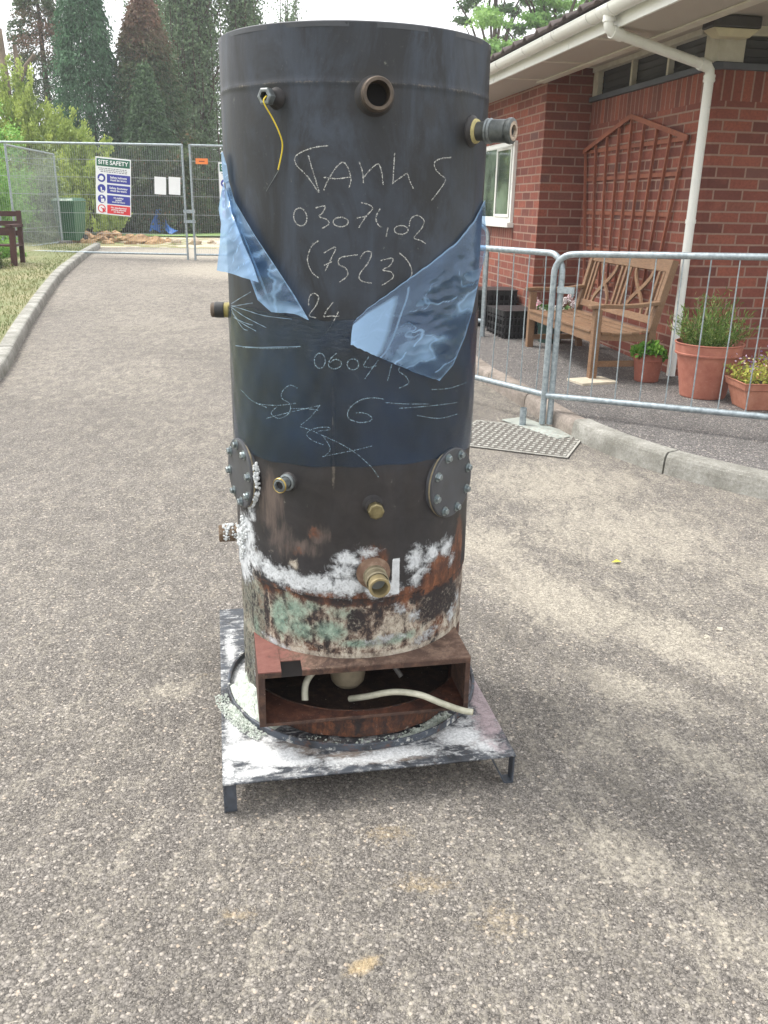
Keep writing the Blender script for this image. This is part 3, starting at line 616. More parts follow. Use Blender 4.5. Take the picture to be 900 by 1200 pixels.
mb = MB(); mb.tube(pts, .0080, 16, caps=False); e = pts[-1]; d_ = (pts[-1]-pts[-2]).normalized()
hose = mb.build('drain_hose', M_hose, tank)
mb = MB(); mb.tube([e-d_*.001, e+d_*.0012], [.0080, .0078], 16, caps=False); mb.tube([e+d_*.0010, e-d_*.018], [.0055, .0055], 16, caps=True); mb.build('hose_end', simple('hose_bore', srgb(150, 142, 118), .6), hose)

# white and green powder lying on the plate inside the ring, left and right
k = NM('powder'); v = k.tc(); n = k.noise(60, 6, .7, v); c = k.mix(k.ramp(n, [(.35, 0.), (.65, 1.)]), srgb(150, 160, 148), srgb(202, 207, 198)); k.set(color=c, rough=.95); k.bump(n, .003); M_pow = k.m
def crumbs(name, spots, seed, mat, n_each, rr, zb=.089):
    rng = np.random.default_rng(seed); mb = MB()
    for (a0, a1, r0, r1) in spots:
        for i in range(n_each):
            a = R_(rng.uniform(a0, a1)); r = rng.uniform(r0, r1); s = rng.uniform(*rr); c_ = tp(a, zb+s*.3+rng.uniform(0, .004), r)
            vs = []
            for dz, q in ((-.5, .7), (0, 1.0), (.5, .55)):
                for j in range(5): th = j*1.2566+dz; vs.append(c_+Vector((s*q*rng.uniform(.7, 1.2)*math.cos(th), s*q*rng.uniform(.7, 1.2)*math.sin(th), s*dz)))
            fs = [(j, (j+1) % 5, 5+(j+1) % 5, 5+j) for j in range(5)]+[(5+j, 5+(j+1) % 5, 10+(j+1) % 5, 10+j) for j in range(5)]+[tuple(10+j for j in range(5))]
            mb.add(vs, fs)
    o = mb.build(name, mat, tank); o['kind'] = 'stuff'; return o
for nm_, a0, a1, r0, r1, zz0, zz1, sd in (('powder_bank', -92, -46, TR-.004, .3405, .150, .103, 1), ('powder_bank', -76, -54, .345, .372, .098, .0885, 2), ('powder_bank', 14, 46, .310, .3395, .089, .0975, 3)):
    A_, T_ = np.meshgrid(np.radians(np.linspace(a0, a1, 90)), np.linspace(0, 1, 24)); fade = np.clip(np.minimum(A_-R_(a0), R_(a1)-A_)/.12, 0, 1); rgn = np.random.default_rng(sd)
    Zb = .0885+(zz0-.0885)*fade*(1-T_)+(zz1-.0885)*fade*T_+rgn.normal(0, .0026, A_.shape)*fade+.004*np.sin(A_*37+T_*5)*np.sin(T_*9+A_*11)*fade; Rb = r0+(r1-r0)*T_*(1+.03*np.sin(A_*29))
    grid_obj(nm_, np.stack([Rb*np.sin(A_), -Rb*np.cos(A_), Zb], -1), M_pow, tank)
crumbs('scale_debris', [(-88, -52, .300, .338), (-84, -46, .35, .385)], 5, M_pow, 800, (.0008, .003))
crumbs('scale_debris', [(-30, 52, .302, .332)], 6, M_pow, 160, (.0012, .004)); crumbs('scale_debris', [(22, 44, .303, .330)], 8, M_pow, 60, (.004, .009))
# crystals of lime scale standing proud on the shell
k = NM('lime_scale'); v = k.tc(); n = k.noise(70, 6, .7, v); c = k.mix(k.ramp(n, [(.35, 0.), (.65, 1.)]), srgb(164, 168, 168), srgb(214, 217, 217)); k.set(color=c, rough=.9, sss=0.0); k.bump(n, .002); M_lime = k.m
def scale_lump(path, r, seed, name='lime_scale_crust'):
    rng = np.random.default_rng(seed); mb = MB()
    for (a, z, rad, s) in path:
        for i in range(34):
            c_ = tp(R_(a+rng.normal(0, 1.6)), z+rng.normal(0, .007), rad+rng.normal(0, .0015)); q = s*rng.uniform(.25, .62)
            M = Matrix.Translation(c_) @ Matrix.Rotation(rng.uniform(0, 6), 4, 'Z') @ Matrix.Diagonal((q, q*.8, q*rng.uniform(.7, 1.2), 1))
            mb.lathe([(0, -1), (.55, -.8), (.92, -.3), (.95, .25), (.6, .78), (0, 1)], 9, M=M)
    return mb.build(name, M_lime, tank)
la = math.degrees(on_tank(290, 630)[0])
scale_lump([(la-2, .60, TR+.004, .009), (la-1, .59, TR+.004, .010), (la-3, .575, TR+.004, .011), (la-6, .56, TR+.005, .012), (la-8, .545, TR+.005, .011), (la-5, .53, TR+.004, .010), (la-7, .515, TR+.003, .009), (la-3, .61, TR+.003, .008), (la-9, .57, TR+.006, .012)], 1, 3)

# --- fittings on the shell
def radial_M(a, z, r=TR, droll=0, tilt=0, k=1.0):
    o = tp(a, z, r); n = Vector((math.sin(a), -math.cos(a), 0)); t = Vector((math.cos(a), math.sin(a), 0)); u = Vector((0, 0, 1))
    if tilt: n = (n*math.cos(tilt)+u*math.sin(tilt)); u = t.cross(n)*-1
    return Matrix(((t.x*k, u.x*k, n.x*k, o.x), (t.y*k, u.y*k, n.y*k, o.y), (t.z*k, u.z*k, n.z*k, o.z), (0, 0, 0, 1)))
def wl(deg): return R_(deg)-TA       # world angle to tank-local angle
M_brass = simple('old_brass', srgb(140, 130, 96), .4, .75, nscale=70, var=.35, col2=srgb(84, 76, 56))
M_brassB = simple('bright_brass', srgb(186, 162, 92), .35, .8, nscale=90, var=.2)
M_steelR = simple('rusty_socket', srgb(100, 88, 76), .6, .35, nscale=60, var=.45, col2=srgb(50, 44, 41))
M_bore = simple('dark_bore', srgb(34, 32, 32), .8, nscale=60, var=.3)
M_blk = simple('black_boss', srgb(50, 48, 48), .6, nscale=60, var=.3)
M_galvd = simple('dull_galvanised', srgb(134, 142, 144), .45, .6, nscale=80, var=.3, col2=srgb(84, 86, 84))
# 1: small hex bush, upper left, with a yellow wire
M1 = radial_M(wl(-29.2), 1.548, k=.88); b = MB().lathe([(.026, -.004), (.022, .006), (.016, .018), (.015, .030)], 24, M=M1).build('socket_boss', M_blk, tank)
MB().lathe([(0.0115, .030), (.019, .030), (.019, .047), (.0155, .049), (.0105, .049), (.0105, .03)], 6, M=M1).build('hex_bush', M_galvd, b); MB().lathe([(0, .036), (.0105, .036)], 16, M=M1).build('bore', M_bore, b)
e0 = M1 @ Vector((0, -.002, .050)); pts = hermite([e0+Vector((.006, .0, .002)), e0+Vector((.0, -.004, -.010)), surf(319, 138, .03), surf(327, 155, .02), surf(331, 172, .012), surf(326, 199, .010)])
MB().tube(pts, .0014, 8).build('yellow_wire', simple('yellow_wire', srgb(214, 190, 52), .5, var=.1), b)
pts = hermite([surf(327, 199, .009), surf(318, 214, .003), surf(308, 231, .001)]); MB().tube(pts, .0006, 5).build('loose_wire', M_galvd, b)
# 2: large socket, upper centre
M2 = radial_M(wl(9.6), 1.552, k=.84); b = MB().lathe([(.052, -.006), (.044, .003), (.039, .010), (.036, .020)], 36, M=M2).build('socket_boss', M_blk, tank)
MB().lathe([(.036, .020), (.036, .052), (.034, .055), (.0275, .055), (.0265, .052), (.0265, .0)], 40, M=M2).build('threaded_socket', M_steelR, b)
MB().lathe([(.0362, .030), (.0375, .0315), (.0362, .033)], 40, M=M2).build('bead', M_steelR, b); MB().lathe([(0, .004), (.027, .004)], 24, M=M2).build('bore', M_bore, b)
# 3: pipe with collar and capped end, upper right
M3 = radial_M(wl(58), 1.503, tilt=R_(-1), k=.87); b = MB().lathe([(.040, -.020), (.036, .004), (.030, .010), (.024, .014)], 28, M=M3).build('socket_boss', M_blk, tank)
MB().lathe([(.027, .004), (.029, .009), (.027, .016), (.022, .018)], 20, M=M3).build('sealant', simple('jointing_paste', srgb(196, 184, 128), .8, nscale=60, var=.3), b)
MB().lathe([(.0215, .012), (.0215, .044)], 28, M=M3).build('pipe', simple('grey_pipe_dark', srgb(92, 94, 90), .5, .4, nscale=60, var=.3), b)
MB().lathe([(.0215, .040), (.0275, .041), (.0290, .044), (.0275, .048), (.0290, .052), (.0270, .055), (.0245, .057)], 32, M=M3).build('collar', M_galvd, b)
MB().lathe([(.0250, .056), (.0262, .060), (.0262, .094), (.0285, .098), (.0295, .104), (.0285, .109), (.022, .112)], 32, M=M3).build('coupling', simple('coupling_grey', srgb(104, 108, 106), .45, .4, nscale=60, var=.45, col2=srgb(56, 60, 60)), b)
MB().lathe([(.022, .112), (.014, .1125), (.0135, .104), (0, .104)], 24, M=M3).build('end_face', simple('crusted_face', srgb(186, 172, 154), .8, nscale=160, var=.4, col2=srgb(92, 62, 48)), b)
MB().lathe([(.0, .1045), (.010, .1075), (.0135, .1045)], 7, M=M3).build('bore', M_bore, b)
# 4: taped stub at the left
M4 = radial_M(wl(-86), 1.108, k=.86); b = MB().lathe([(.026, -.006), (.0215, .006), (.0200, .020)], 28, M=M4).build('pipe_stub', simple('yellow_stub', srgb(150, 138, 74), .6, nscale=60, var=.5, col2=srgb(60, 56, 44)), tank)
MB().lathe([(.0205, .018), (.0218, .020), (.0218, .042), (.0205, .044)], 28, M=M4).build('black_band', simple('black_tape', srgb(42, 42, 42), .5), b); MB().lathe([(.0205, .043), (.0205, .052), (.017, .055), (0, .055)], 28, M=M4).build('end_cap', M_steelR, b)
# 5: lower left hex fitting with gold ring
M5 = radial_M(wl(-26.9), .755); b = MB().lathe([(.024, -.004), (.021, .005), (.016, .010)], 24, M=M5).build('socket_boss', M_blk, tank)
MB().lathe([(.0155, .006), (.0195, .008), (.0195, .013), (.0150, .015)], 24, M=M5).build('washer', M_galvd, b); MB().lathe([(.0135, .013), (.0135, .030), (.016, .030), (.016, .042), (.011, .043), (.009, .036)], 8, M=M5).build('hex_bush', M_galvd, b)
MB().lathe([(.0165, .0385), (.0180, .040), (.0165, .0425), (.0150, .041)], 24, M=M5).build('gold_ring', M_brassB, b); MB().lathe([(0, .0375), (.011, .0375)], 14, M=M5).build('bore', M_bore, b)
# 6: capped hex, lower centre
M6 = radial_M(wl(10.9), .712); b = MB().lathe([(.027, -.006), (.021, .006), (.0185, .014), (.0185, .036)], 28, M=M6).build('socket_boss', M_blk, tank); MB().lathe([(.0185, .036), (.0185, .052), (.015, .054), (0, .054)], 8, M=M6).build('plug', M_brass, b)
# 7: big brass union low in the white scale
M7 = radial_M(wl(11.9), .541, tilt=R_(-3), k=.84); b = MB().lathe([(.050, -.008), (.046, .006), (.036, .014), (.032, .018)], 36, M=M7).build('socket_boss', rusty('rust_boss', srgb(86, 66, 54), srgb(118, 94, 78), srgb(140, 120, 102)), tank)
MB().lathe([(.033, .010), (.033, .030), (.0305, .033), (.0305, .040), (.0325, .043), (.0325, .056), (.0295, .060)], 36, M=M7).build('union_nut', simple('dirty_brass', srgb(126, 118, 96), .5, .4, nscale=60, var=.35, col2=srgb(96, 88, 70)), b)
MB().lathe([(.0270, .058), (.0275, .078), (.0295, .080), (.0295, .090), (.0285, .092), (.0225, .092), (.0215, .088), (.0215, .03)], 36, M=M7).build('brass_end', simple('pale_brass', srgb(158, 144, 108), .5, .5, nscale=80, var=.25), b); MB().lathe([(0, .055), (.0216, .055)], 24, M=M7).build('bore', simple('scale_bore', srgb(120, 124, 124), .8), b)
# 8: crusted stub lower left
M8 = radial_M(wl(-78), .548); b = MB().lathe([(.030, -.012), (.025, .004), (.022, .008), (.022, .050), (.019, .052), (0, .052)], 28, M=M8).build('pipe_stub', rusty('crusted_stub', srgb(72, 56, 44), srgb(116, 98, 80), srgb(186, 180, 168)), tank)
mb = MB(); rng = np.random.default_rng(9)
for i in range(90):
    th = rng.uniform(-.4, 3.5); rr = .0225; c_ = M8 @ Vector((rr*math.cos(th), rr*math.sin(th), rng.uniform(.0, .042))); q = rng.uniform(.0018, .0046)
    mb.lathe([(0, -1), (.55, -.8), (.92, -.3), (.95, .25), (.6, .78), (0, 1)], 8, M=Matrix.Translation(c_) @ Matrix.Diagonal((q, q, q, 1)))
mb.build('lime_crust', M_lime, b)
# a small bolt above the ring on the far left
MB().lathe([(.006, 0), (.006, .010), (0, .010)], 8, M=radial_M(wl(-96), .30)).build('side_bolt', M_blk, tank)

# --- inspection flanges with bolts
M_flange = simple('flange_paint', srgb(70, 72, 76), .5, nscale=24, var=.3, col2=srgb(52, 52, 54))
M_gask = simple('gasket_edge', srgb(150, 138, 108), .75, nscale=60, var=.4, col2=srgb(96, 88, 76))
def flange(adeg, z, seed, rot0, crust=False):
    a = wl(adeg); M = radial_M(a, z, TR-.0275)
    f = MB().lathe([(.0, .0375), (.082, .0375), (.085, .036), (.085, .031)], 56, M=M).build('inspection_cover', M_flange, tank)
    MB().lathe([(.0846, .031), (.0856, .029), (.0846, .0265)], 56, M=M).build('gasket', M_gask, f)
    MB().lathe([(.085, .0265), (.085, .019), (.070, .017), (.066, .0)], 56, M=M).build('flange_ring', M_flange, f)
    for i in range(8):
        th = rot0+i*math.pi/4; MM = M @ Matrix.Translation((.070*math.cos(th), .070*math.sin(th), .0377))
        MB().lathe([(0, .0022), (.0115, .0022), (.0115, 0)], 20, M=MM).lathe([(.0078, .002), (.0080, .0085), (.0068, .010), (0, .010)], 6, M=MM @ Matrix.Rotation(i*.7, 4, 'Z')).build('bolt', M_zinc, f)
    return f
flange(52.7, .733, 1, R_(20)); fL = flange(-61.5, .735, 2, R_(8))
mb = MB(); rng = np.random.default_rng(4); MF = radial_M(wl(-61.5), .735, TR-.0275)
for i in range(130):
    th = rng.uniform(-1.25, .55); c_ = MF @ Vector((.088*math.cos(th)+rng.normal(0, .0015), .088*math.sin(th), .022+rng.normal(0, .004))); q = rng.uniform(.0018, .0046)
    mb.lathe([(0, -1), (.55, -.8), (.92, -.3), (.95, .25), (.6, .78), (0, 1)], 8, M=Matrix.Translation(c_) @ Matrix.Diagonal((q, q, q, 1)))
mb.build('lime_crust', M_lime, fL)

# --- chalk writing: flat ribbons on the shell
k = NM('chalk'); v = k.tc(); n = k.noise(520, 3, .7, v); al = k.ramp(n, [(.38, 0.03), (.60, .72)])
k.set(color=srgb(214, 214, 208), rough=.95, alpha=al); M_chalk = k.m
k = NM('chalk_faint'); v = k.tc(); n = k.noise(420, 3, .7, v); al = k.ramp(n, [(.38, 0.02), (.6, .62)])
k.set(color=srgb(170, 196, 206), rough=.8, alpha=al); M_chalkB = k.m
def c1(pts): return [(240+x/2.368, y/2.368) for x, y in pts]
def c2(pts): return [(240+x/2.368, 220+y/2.368) for x, y in pts]
def c8(pts): return [(340+x/6.43, 440+y/6.43) for x, y in pts]
def ell(cx, cy, rx, ry, t=0): return [(cx+rx*math.cos(q)*math.cos(t)-ry*math.sin(q)*math.sin(t), cy+rx*math.cos(q)*math.sin(t)+ry*math.sin(q)*math.cos(t)) for q in np.linspace(-1.9, 4.6, 16)]
def ribbon(mb, pts, w, off):
    dense = hermite([(x, y, 0) for x, y in pts], 6); L3 = [surf(p.x, p.y, off) for p in dense]; vs = []
    for i, p in enumerate(L3):
        t = (L3[min(i+1, len(L3)-1)]-L3[max(i-1, 0)]).normalized(); n = Vector((p.x, p.y, 0)).normalized(); s = t.cross(n).normalized()
        ww = w*(.75+.35*math.sin(i*1.7)+.15*random.random()); vs += [p+s*ww/2, p-s*ww/2]
    mb.add(vs, [(2*i, 2*i+1, 2*i+3, 2*i+2) for i in range(len(L3)-1)])
S1 = [c1(p) for p in ([(342, 404), (305, 409), (268, 422), (250, 438), (256, 460), (285, 490), (316, 534)], [(287, 431), (300, 475), (318, 534)],
    [(330, 528), (342, 500), (365, 464), (384, 450), (398, 468), (406, 498), (400, 521)], [(330, 492), (365, 496), (404, 491)],
    [(429, 449), (438, 480), (440, 509)], [(441, 492), (462, 468), (481, 455), (490, 474), (495, 513)], [(527, 424), (525, 455), (522, 511)], [(524, 506), (550, 488), (562, 482), (568, 500), (579, 524)],
    [(684, 437), (656, 440), (638, 450), (640, 468), (653, 484), (668, 498), (655, 522), (629, 556)])]
S2 = [c2(p) for p in (ell(265, 81, 18, 25, -.2), [(306, 56), (334, 51), (326, 70), (317, 80), (338, 88), (345, 100), (325, 113)], ell(377, 95, 21, 13), [(434, 41), (452, 46), (466, 57), (447, 80), (427, 111)], [(421, 84), (450, 79)],
    [(487, 57), (475, 82), (481, 103), (492, 109)], [(508, 110), (503, 136)], ell(545, 117, 19, 12), [(567, 108), (572, 86), (590, 77), (608, 90), (602, 112), (581, 138), (598, 146), (613, 155)],
    [(315, 147), (295, 165), (285, 200), (297, 234), (316, 250)], [(330, 181), (363, 165), (350, 198), (334, 231)], [(330, 216), (353, 205)], [(424, 186), (377, 194), (372, 213), (391, 223), (396, 243), (374, 262)],
    [(430, 196), (445, 178), (462, 180), (455, 205), (430, 240), (434, 258), (463, 265)], [(488, 202), (521, 196), (514, 216), (494, 228), (517, 234), (522, 250), (491, 271)], [(540, 181), (563, 203), (575, 235), (562, 263)],
    [(288, 326), (290, 303), (303, 293), (316, 304), (308, 328), (290, 354), (309, 361)], [(356, 318), (340, 338), (330, 357)], [(330, 358), (350, 356), (373, 357)], [(371, 344), (352, 380), (334, 405)])]
S3 = [c2(p) for p in (ell(319, 480, 15, 21), [(366, 459), (348, 476), (344, 494), (358, 503), (376, 496), (378, 483), (362, 476), (347, 486)], ell(411, 490, 16, 15), [(455, 469), (441, 494), (458, 498), (476, 494)], [(482, 478), (462, 505), (444, 530)], [(519, 490), (507, 536)],
    [(546, 489), (538, 508), (558, 524), (565, 542), (540, 556)])] + [c8(p) for p in ([(705, 178), (650, 170), (590, 170), (520, 190), (455, 240), (432, 290), (450, 330), (525, 354), (595, 345), (617, 322), (580, 290), (530, 280), (490, 283)],)]
S4 = [c8(p) for p in ([(75, 385), (150, 410), (250, 455), (370, 510), (480, 575), (560, 640), (620, 700), (666, 766)], [(243, 612), (400, 580), (500, 560), (622, 530)], [(250, 522), (170, 490), (126, 450), (140, 420), (200, 395), (285, 390), (295, 408), (210, 420)],
    [(250, 460), (290, 520), (300, 565), (262, 606)], [(80, 372), (150, 318), (222, 228)], [(0, 250), (120, 250), (210, 262)])] + [c2(p) for p in ([(257, 556), (236, 548), (216, 564), (214, 584), (236, 600), (233, 626), (206, 640), (184, 626), (200, 608)],
    [(150, 600), (200, 604), (252, 598)], [(170, 640), (240, 622), (320, 604)], [(105, 443), (180, 446), (256, 443)], [(500, 596), (560, 600), (620, 600)], [(540, 612), (620, 606), (700, 596)], [(590, 632), (650, 640), (700, 628)], [(100, 560), (130, 590), (172, 610)], [(630, 560), (680, 556), (728, 540)])]
mb = MB(); [ribbon(mb, s, .0024, .0035) for s in S1+S2]; mb.build('chalk_writing', M_chalk, tank, merge=False)
mb = MB(); [ribbon(mb, s, .0022, .0060) for s in S3]; [ribbon(mb, s, .0015, .0060) for s in S4]; mb.build('chalk_writing', M_chalkB, tank, merge=False)

# --- blue protective film
k = NM('film_tight'); v = k.tc(); n = k.noise(8, 5, .6, v, .4); n2 = k.noise(50, 5, .7, k.mapv(v, (1, 1, 3)))
k.set(color=k.mix(k.ramp(n, [(.35, 0.), (.7, 1.)]), srgb(14, 30, 44), srgb(26, 50, 76)), rough=k.ramp(n2, [(.3, .10), (.7, .26)]), alpha=.82, spec=.75)
k.bump(n2, .0008); M_film = k.m
al_, zt_ = on_tank(300, 365); 
zt = lambda a: 1.128+.006*math.sin(a*5)+.002*math.sin(a*23); zb = lambda a: .800+.004*math.sin(a*3+1)+.0015*math.sin(a*17)
aa = np.linspace(-math.pi, math.pi, 220); tt = np.linspace(0, 1, 60); PP = np.zeros((60, 220, 3))
for j, a in enumerate(aa):
    for i, t_ in enumerate(tt):
        z = zb(a)+(zt(a)-zb(a))*t_; r = TR+.0046+.0007*math.sin(a*31+z*9)*math.sin(z*50); PP[i, j] = tp(a, z, r)
fw = grid_obj('film_wrap', PP, M_film, tank)
# loose flaps: see-through blue sheet with creases, white highlights painted into its opacity
k = NM('film_loose'); v = k.tc('UV'); at = k.sep(k.attr('crease_glint').outputs[0])
dif = k.n('ShaderNodeBsdfDiffuse'); gl = k.n('ShaderNodeBsdfGlossy'); tr = k.n('ShaderNodeBsdfTransparent'); tl = k.n('ShaderNodeBsdfTranslucent')
tr.inputs[0].default_value = (.45, .66, .95, 1); dif.inputs[0].default_value = (*srgb(168, 206, 242), 1); gl.inputs[0].default_value = (.85, .92, 1, 1); gl.inputs['Roughness'].default_value = .14; tl.inputs[0].default_value = (*srgb(150, 200, 250), 1)
vo = k.tc(); cn = k.noise(30, 6, .65, vo, 1.2)
bmp = k.n('ShaderNodeBump'); bmp.inputs['Distance'].default_value = .0018; k.link(k.noise(22, 3, .5, vo, 1.0), bmp.inputs['Height'])
for q in (dif, gl, tl): k.link(bmp.outputs[0], q.inputs['Normal'])
m1 = k.n('ShaderNodeMixShader'); m1.inputs[0].default_value = .45; k.link(dif.outputs[0], m1.inputs[1]); k.link(tl.outputs[0], m1.inputs[2])
op = k.math('ADD', k.math('MULTIPLY', at[0], .9), k.math('MULTIPLY', k.ramp(cn, [(.56, 0.), (.66, 1.)]), .10), clamp=True)
m2 = k.n('ShaderNodeMixShader'); k.link(op, m2.inputs[0]); k.link(tr.outputs[0], m2.inputs[1]); k.link(m1.outputs[0], m2.inputs[2])
lw = k.n('ShaderNodeLayerWeight'); lw.inputs[0].default_value = .35; k.link(bmp.outputs[0], lw.inputs['Normal']); 
m3 = k.n('ShaderNodeMixShader'); k.link(k.math('MULTIPLY_ADD', lw.outputs['Fresnel'], .40, .02, clamp=True), m3.inputs[0]); k.link(m2.outputs[0], m3.inputs[1]); k.link(gl.outputs[0], m3.inputs[2])
k.link(m3.outputs[0], k.out.inputs[0]); M_flap = k.m
def coons(B, Rr, T, L, n, m):
    """B,T left->right, L,R bottom->top; returns (m+1,n+1,2)"""
    def samp(pts, k_):
        P = np.array(pts, float); d = np.r_[0, np.cumsum(np.hypot(*np.diff(P, axis=0).T))]; t = np.linspace(0, d[-1], k_+1); return np.stack([np.interp(t, d, P[:, 0]), np.interp(t, d, P[:, 1])], -1)
    b, t_, l, r = samp(B, n), samp(T, n), samp(L, m), samp(Rr, m); u = np.linspace(0, 1, n+1)[None, :, None]; v_ = np.linspace(0, 1, m+1)[:, None, None]
    return (1-v_)*b[None]+v_*t_[None]+(1-u)*l[:, None]+u*r[:, None]-((1-u)*(1-v_)*b[0]+u*(1-v_)*b[-1]+(1-u)*v_*t_[0]+u*v_*t_[-1])
def wavy(x, y, rng, n, lo, hi, ang=-.65, an=2.2):
    o = np.zeros_like(x); ca, sa_ = math.cos(ang), math.sin(ang); a = (x*ca+y*sa_)/an; b = -x*sa_+y*ca
    for i in range(n):
        f = rng.uniform(lo, hi); t_ = rng.uniform(0, 6.28); o += np.sin(a*f*math.cos(t_)+b*f*math.sin(t_)+rng.uniform(0, 6.28)+1.3*np.sin(a*f*.4+i))
    return o/math.sqrt(n)
def fold(x, y, seed, scale):
    """soft stretched folds with painted highlights on a few sharp crease lines"""
    rng = np.random.default_rng(seed); big = wavy(x, y, rng, 7, .05, .16); sm = wavy(x, y, rng, 7, .15, .40); cr = wavy(x, y, rng, 6, .06, .2, ang=-.9, an=3)
    tone = 1/(1+np.exp(-(big+.45*sm-.15)*4.5)); glint = np.exp(-(cr/.05)**2)*(sm > -.2)+np.exp(-((big+.45*sm-.15)/.07)**2)*.7
    return np.clip(big*.55+.35*(1-np.abs(sm))+.15*np.abs(cr), -1.2, 1.2), np.clip(glint, 0, 1), tone
def flap(name, G, offfn, opfn, seed, scale, amp, n=None):
    ny, nx = G.shape[:2]; x, y = G[..., 0], G[..., 1]; xf = x+.8*np.sin(y*.55); yf = y+.8*np.sin(x*.45); h, rg, cell = fold(xf, yf, seed, scale); nz = np.random.default_rng(seed+50); jx = np.interp(np.arange(nx), np.arange(0, nx+4, 4), nz.normal(0, .35, len(np.arange(0, nx+4, 4)))); y = y+jx[None, :]*np.clip(np.abs(np.linspace(-1, 1, ny))-.85, 0, 1)[:, None]*6; P = np.zeros((ny, nx, 3)); oo = np.zeros((ny, nx, 3))
    name_right = seed == 5; vv, uu = np.meshgrid(np.linspace(0, 1, ny), np.linspace(0, 1, nx), indexing='ij')
    for i in range(ny):
        for j in range(nx):
            off = max(.0065, .0065+offfn(uu[i, j], vv[i, j])+amp*h[i, j]*(min(1, max(.15, (uu[i, j]-.3)*5)) if name_right else 1)*min(1, 4*offfn(uu[i, j], vv[i, j])/.03))
            P[i, j] = surf(x[i, j], y[i, j], off)
    oo[..., 0] = np.clip(opfn(uu, vv, cell)+rg*.60*np.clip((uu-.36)*8, .15, 1)*np.clip((.85-vv)*5, 0, 1), 0, 1)  # opacity raised in bright lines: highlights painted along the folds
    o = grid_obj(name, P, M_flap, tank, smooth=True, attrs={'crease_glint': oo}); return o
# right flap: u along the bottom edge (left->right), v up
G = coons([(411, 404), (450, 421), (485, 436), (515, 446)], [(515, 446), (531, 428), (545, 395), (553, 368), (562, 325), (571, 290), (573, 268), (569, 234)], [(414, 378), (430, 362), (470, 333), (505, 308), (535, 284), (556, 258), (567, 236), (569, 234)], [(411, 404), (412, 390), (414, 378)], 150, 110)
def opR(u, v_, c):
    tri = np.clip((.34-u)*16, 0, 1)*np.clip((.93-v_)*14, 0, 1)*.80        # folded-back pale corner
    loop = np.clip(1.2-np.abs(((u-.42)/.11)**2+((v_-.22)/.22)**2-.6)*1.4, 0, 1)*.34
    crump = np.clip((u-.50)*5, 0, 1)*np.clip((.66-v_)*5, 0, 1)*(.12+.80*c)
    spots = np.clip((c-.82)*8, 0, 1)*.50*np.clip((u-.35)*8, 0, 1)*np.clip((.8-v_)*6, 0, 1)
    edge = np.exp(-((1-v_)/.018)**2)*.75 + np.exp(-(v_/.012)**2)*.35 + np.exp(-((u-1)/.02)**2)*.4 + np.exp(-((u-.34-.05*v_)/.010)**2)*.6*(v_ < .9)
    return np.maximum.reduce([tri, loop, crump, spots, edge, .12+.08*c])
flap('film_flap', G, lambda u, v_: .030*(1-v_)**.8*(.35+.65*math.sin(math.pi*min(1, u*.9+.12)))+.006*(1-v_), opR, 5, 9, .0042)
# left flaps
G = coons([(254, 317), (275, 322), (303, 331)], [(303, 331), (297, 312), (285, 285), (272, 250), (268, 232)], [(258, 232), (262, 214), (268, 232)], [(254, 317), (257, 290), (259, 262), (256, 245), (258, 232)], 40, 50)
flap('film_flap', G, lambda u, v_: .030*(1-v_)+.012, lambda u, v_, h: np.clip(.50+.20*np.sin(u*9)*v_+.18*h, .2, .9), 8, 12, .004)
G = coons([(302, 352), (318, 366), (345, 368), (362, 375)], [(362, 375), (345, 346), (320, 308), (298, 275), (275, 236), (268, 212)], [(264, 214), (268, 212)], [(302, 352), (294, 330), (285, 300), (276, 270), (268, 240), (264, 214)], 50, 80)
flap('film_flap', G, lambda u, v_: .016*(1-v_)+.002, lambda u, v_, h: np.maximum.reduce([np.exp(-((u-1)/.05)**2)*.75, np.exp(-(u/.10)**2)*.8, np.clip((.13-v_)*12, 0, 1)*.75, .10+.38*h, np.exp(-((u-.35-.1*v_)/.04)**2)*.5]), 12, 12, .004)
G = coons([(262, 214), (268, 212)], [(268, 212), (266, 195), (261, 178)], [(259, 178), (261, 178)], [(262, 214), (260, 196), (259, 178)], 8, 30)
flap('film_flap', G, lambda u, v_: .004, lambda u, v_, h: .6+0*u, 13, 12, .001)
# white stress creases radiating from the left stub
k = NM('film_crease'); k.set(color=srgb(176, 204, 226), rough=.3, alpha=.42); M_cr = k.m
mb = MB()
for s in ([(271, 358), (290, 364), (310, 370), (342, 374)], [(271, 360), (285, 370), (300, 378), (312, 384)], [(271, 356), (282, 349), (294, 342)], [(271, 362), (280, 376), (300, 388)], [(272, 359), (284, 357), (296, 355)], [(272, 366), (284, 384), (290, 387)], [(276, 405), (300, 407), (352, 406)], [(274, 372), (286, 378), (296, 381)]): ribbon(mb, s, .0016, .0066)
mb.build('film_crease', M_cr, tank, merge=False)
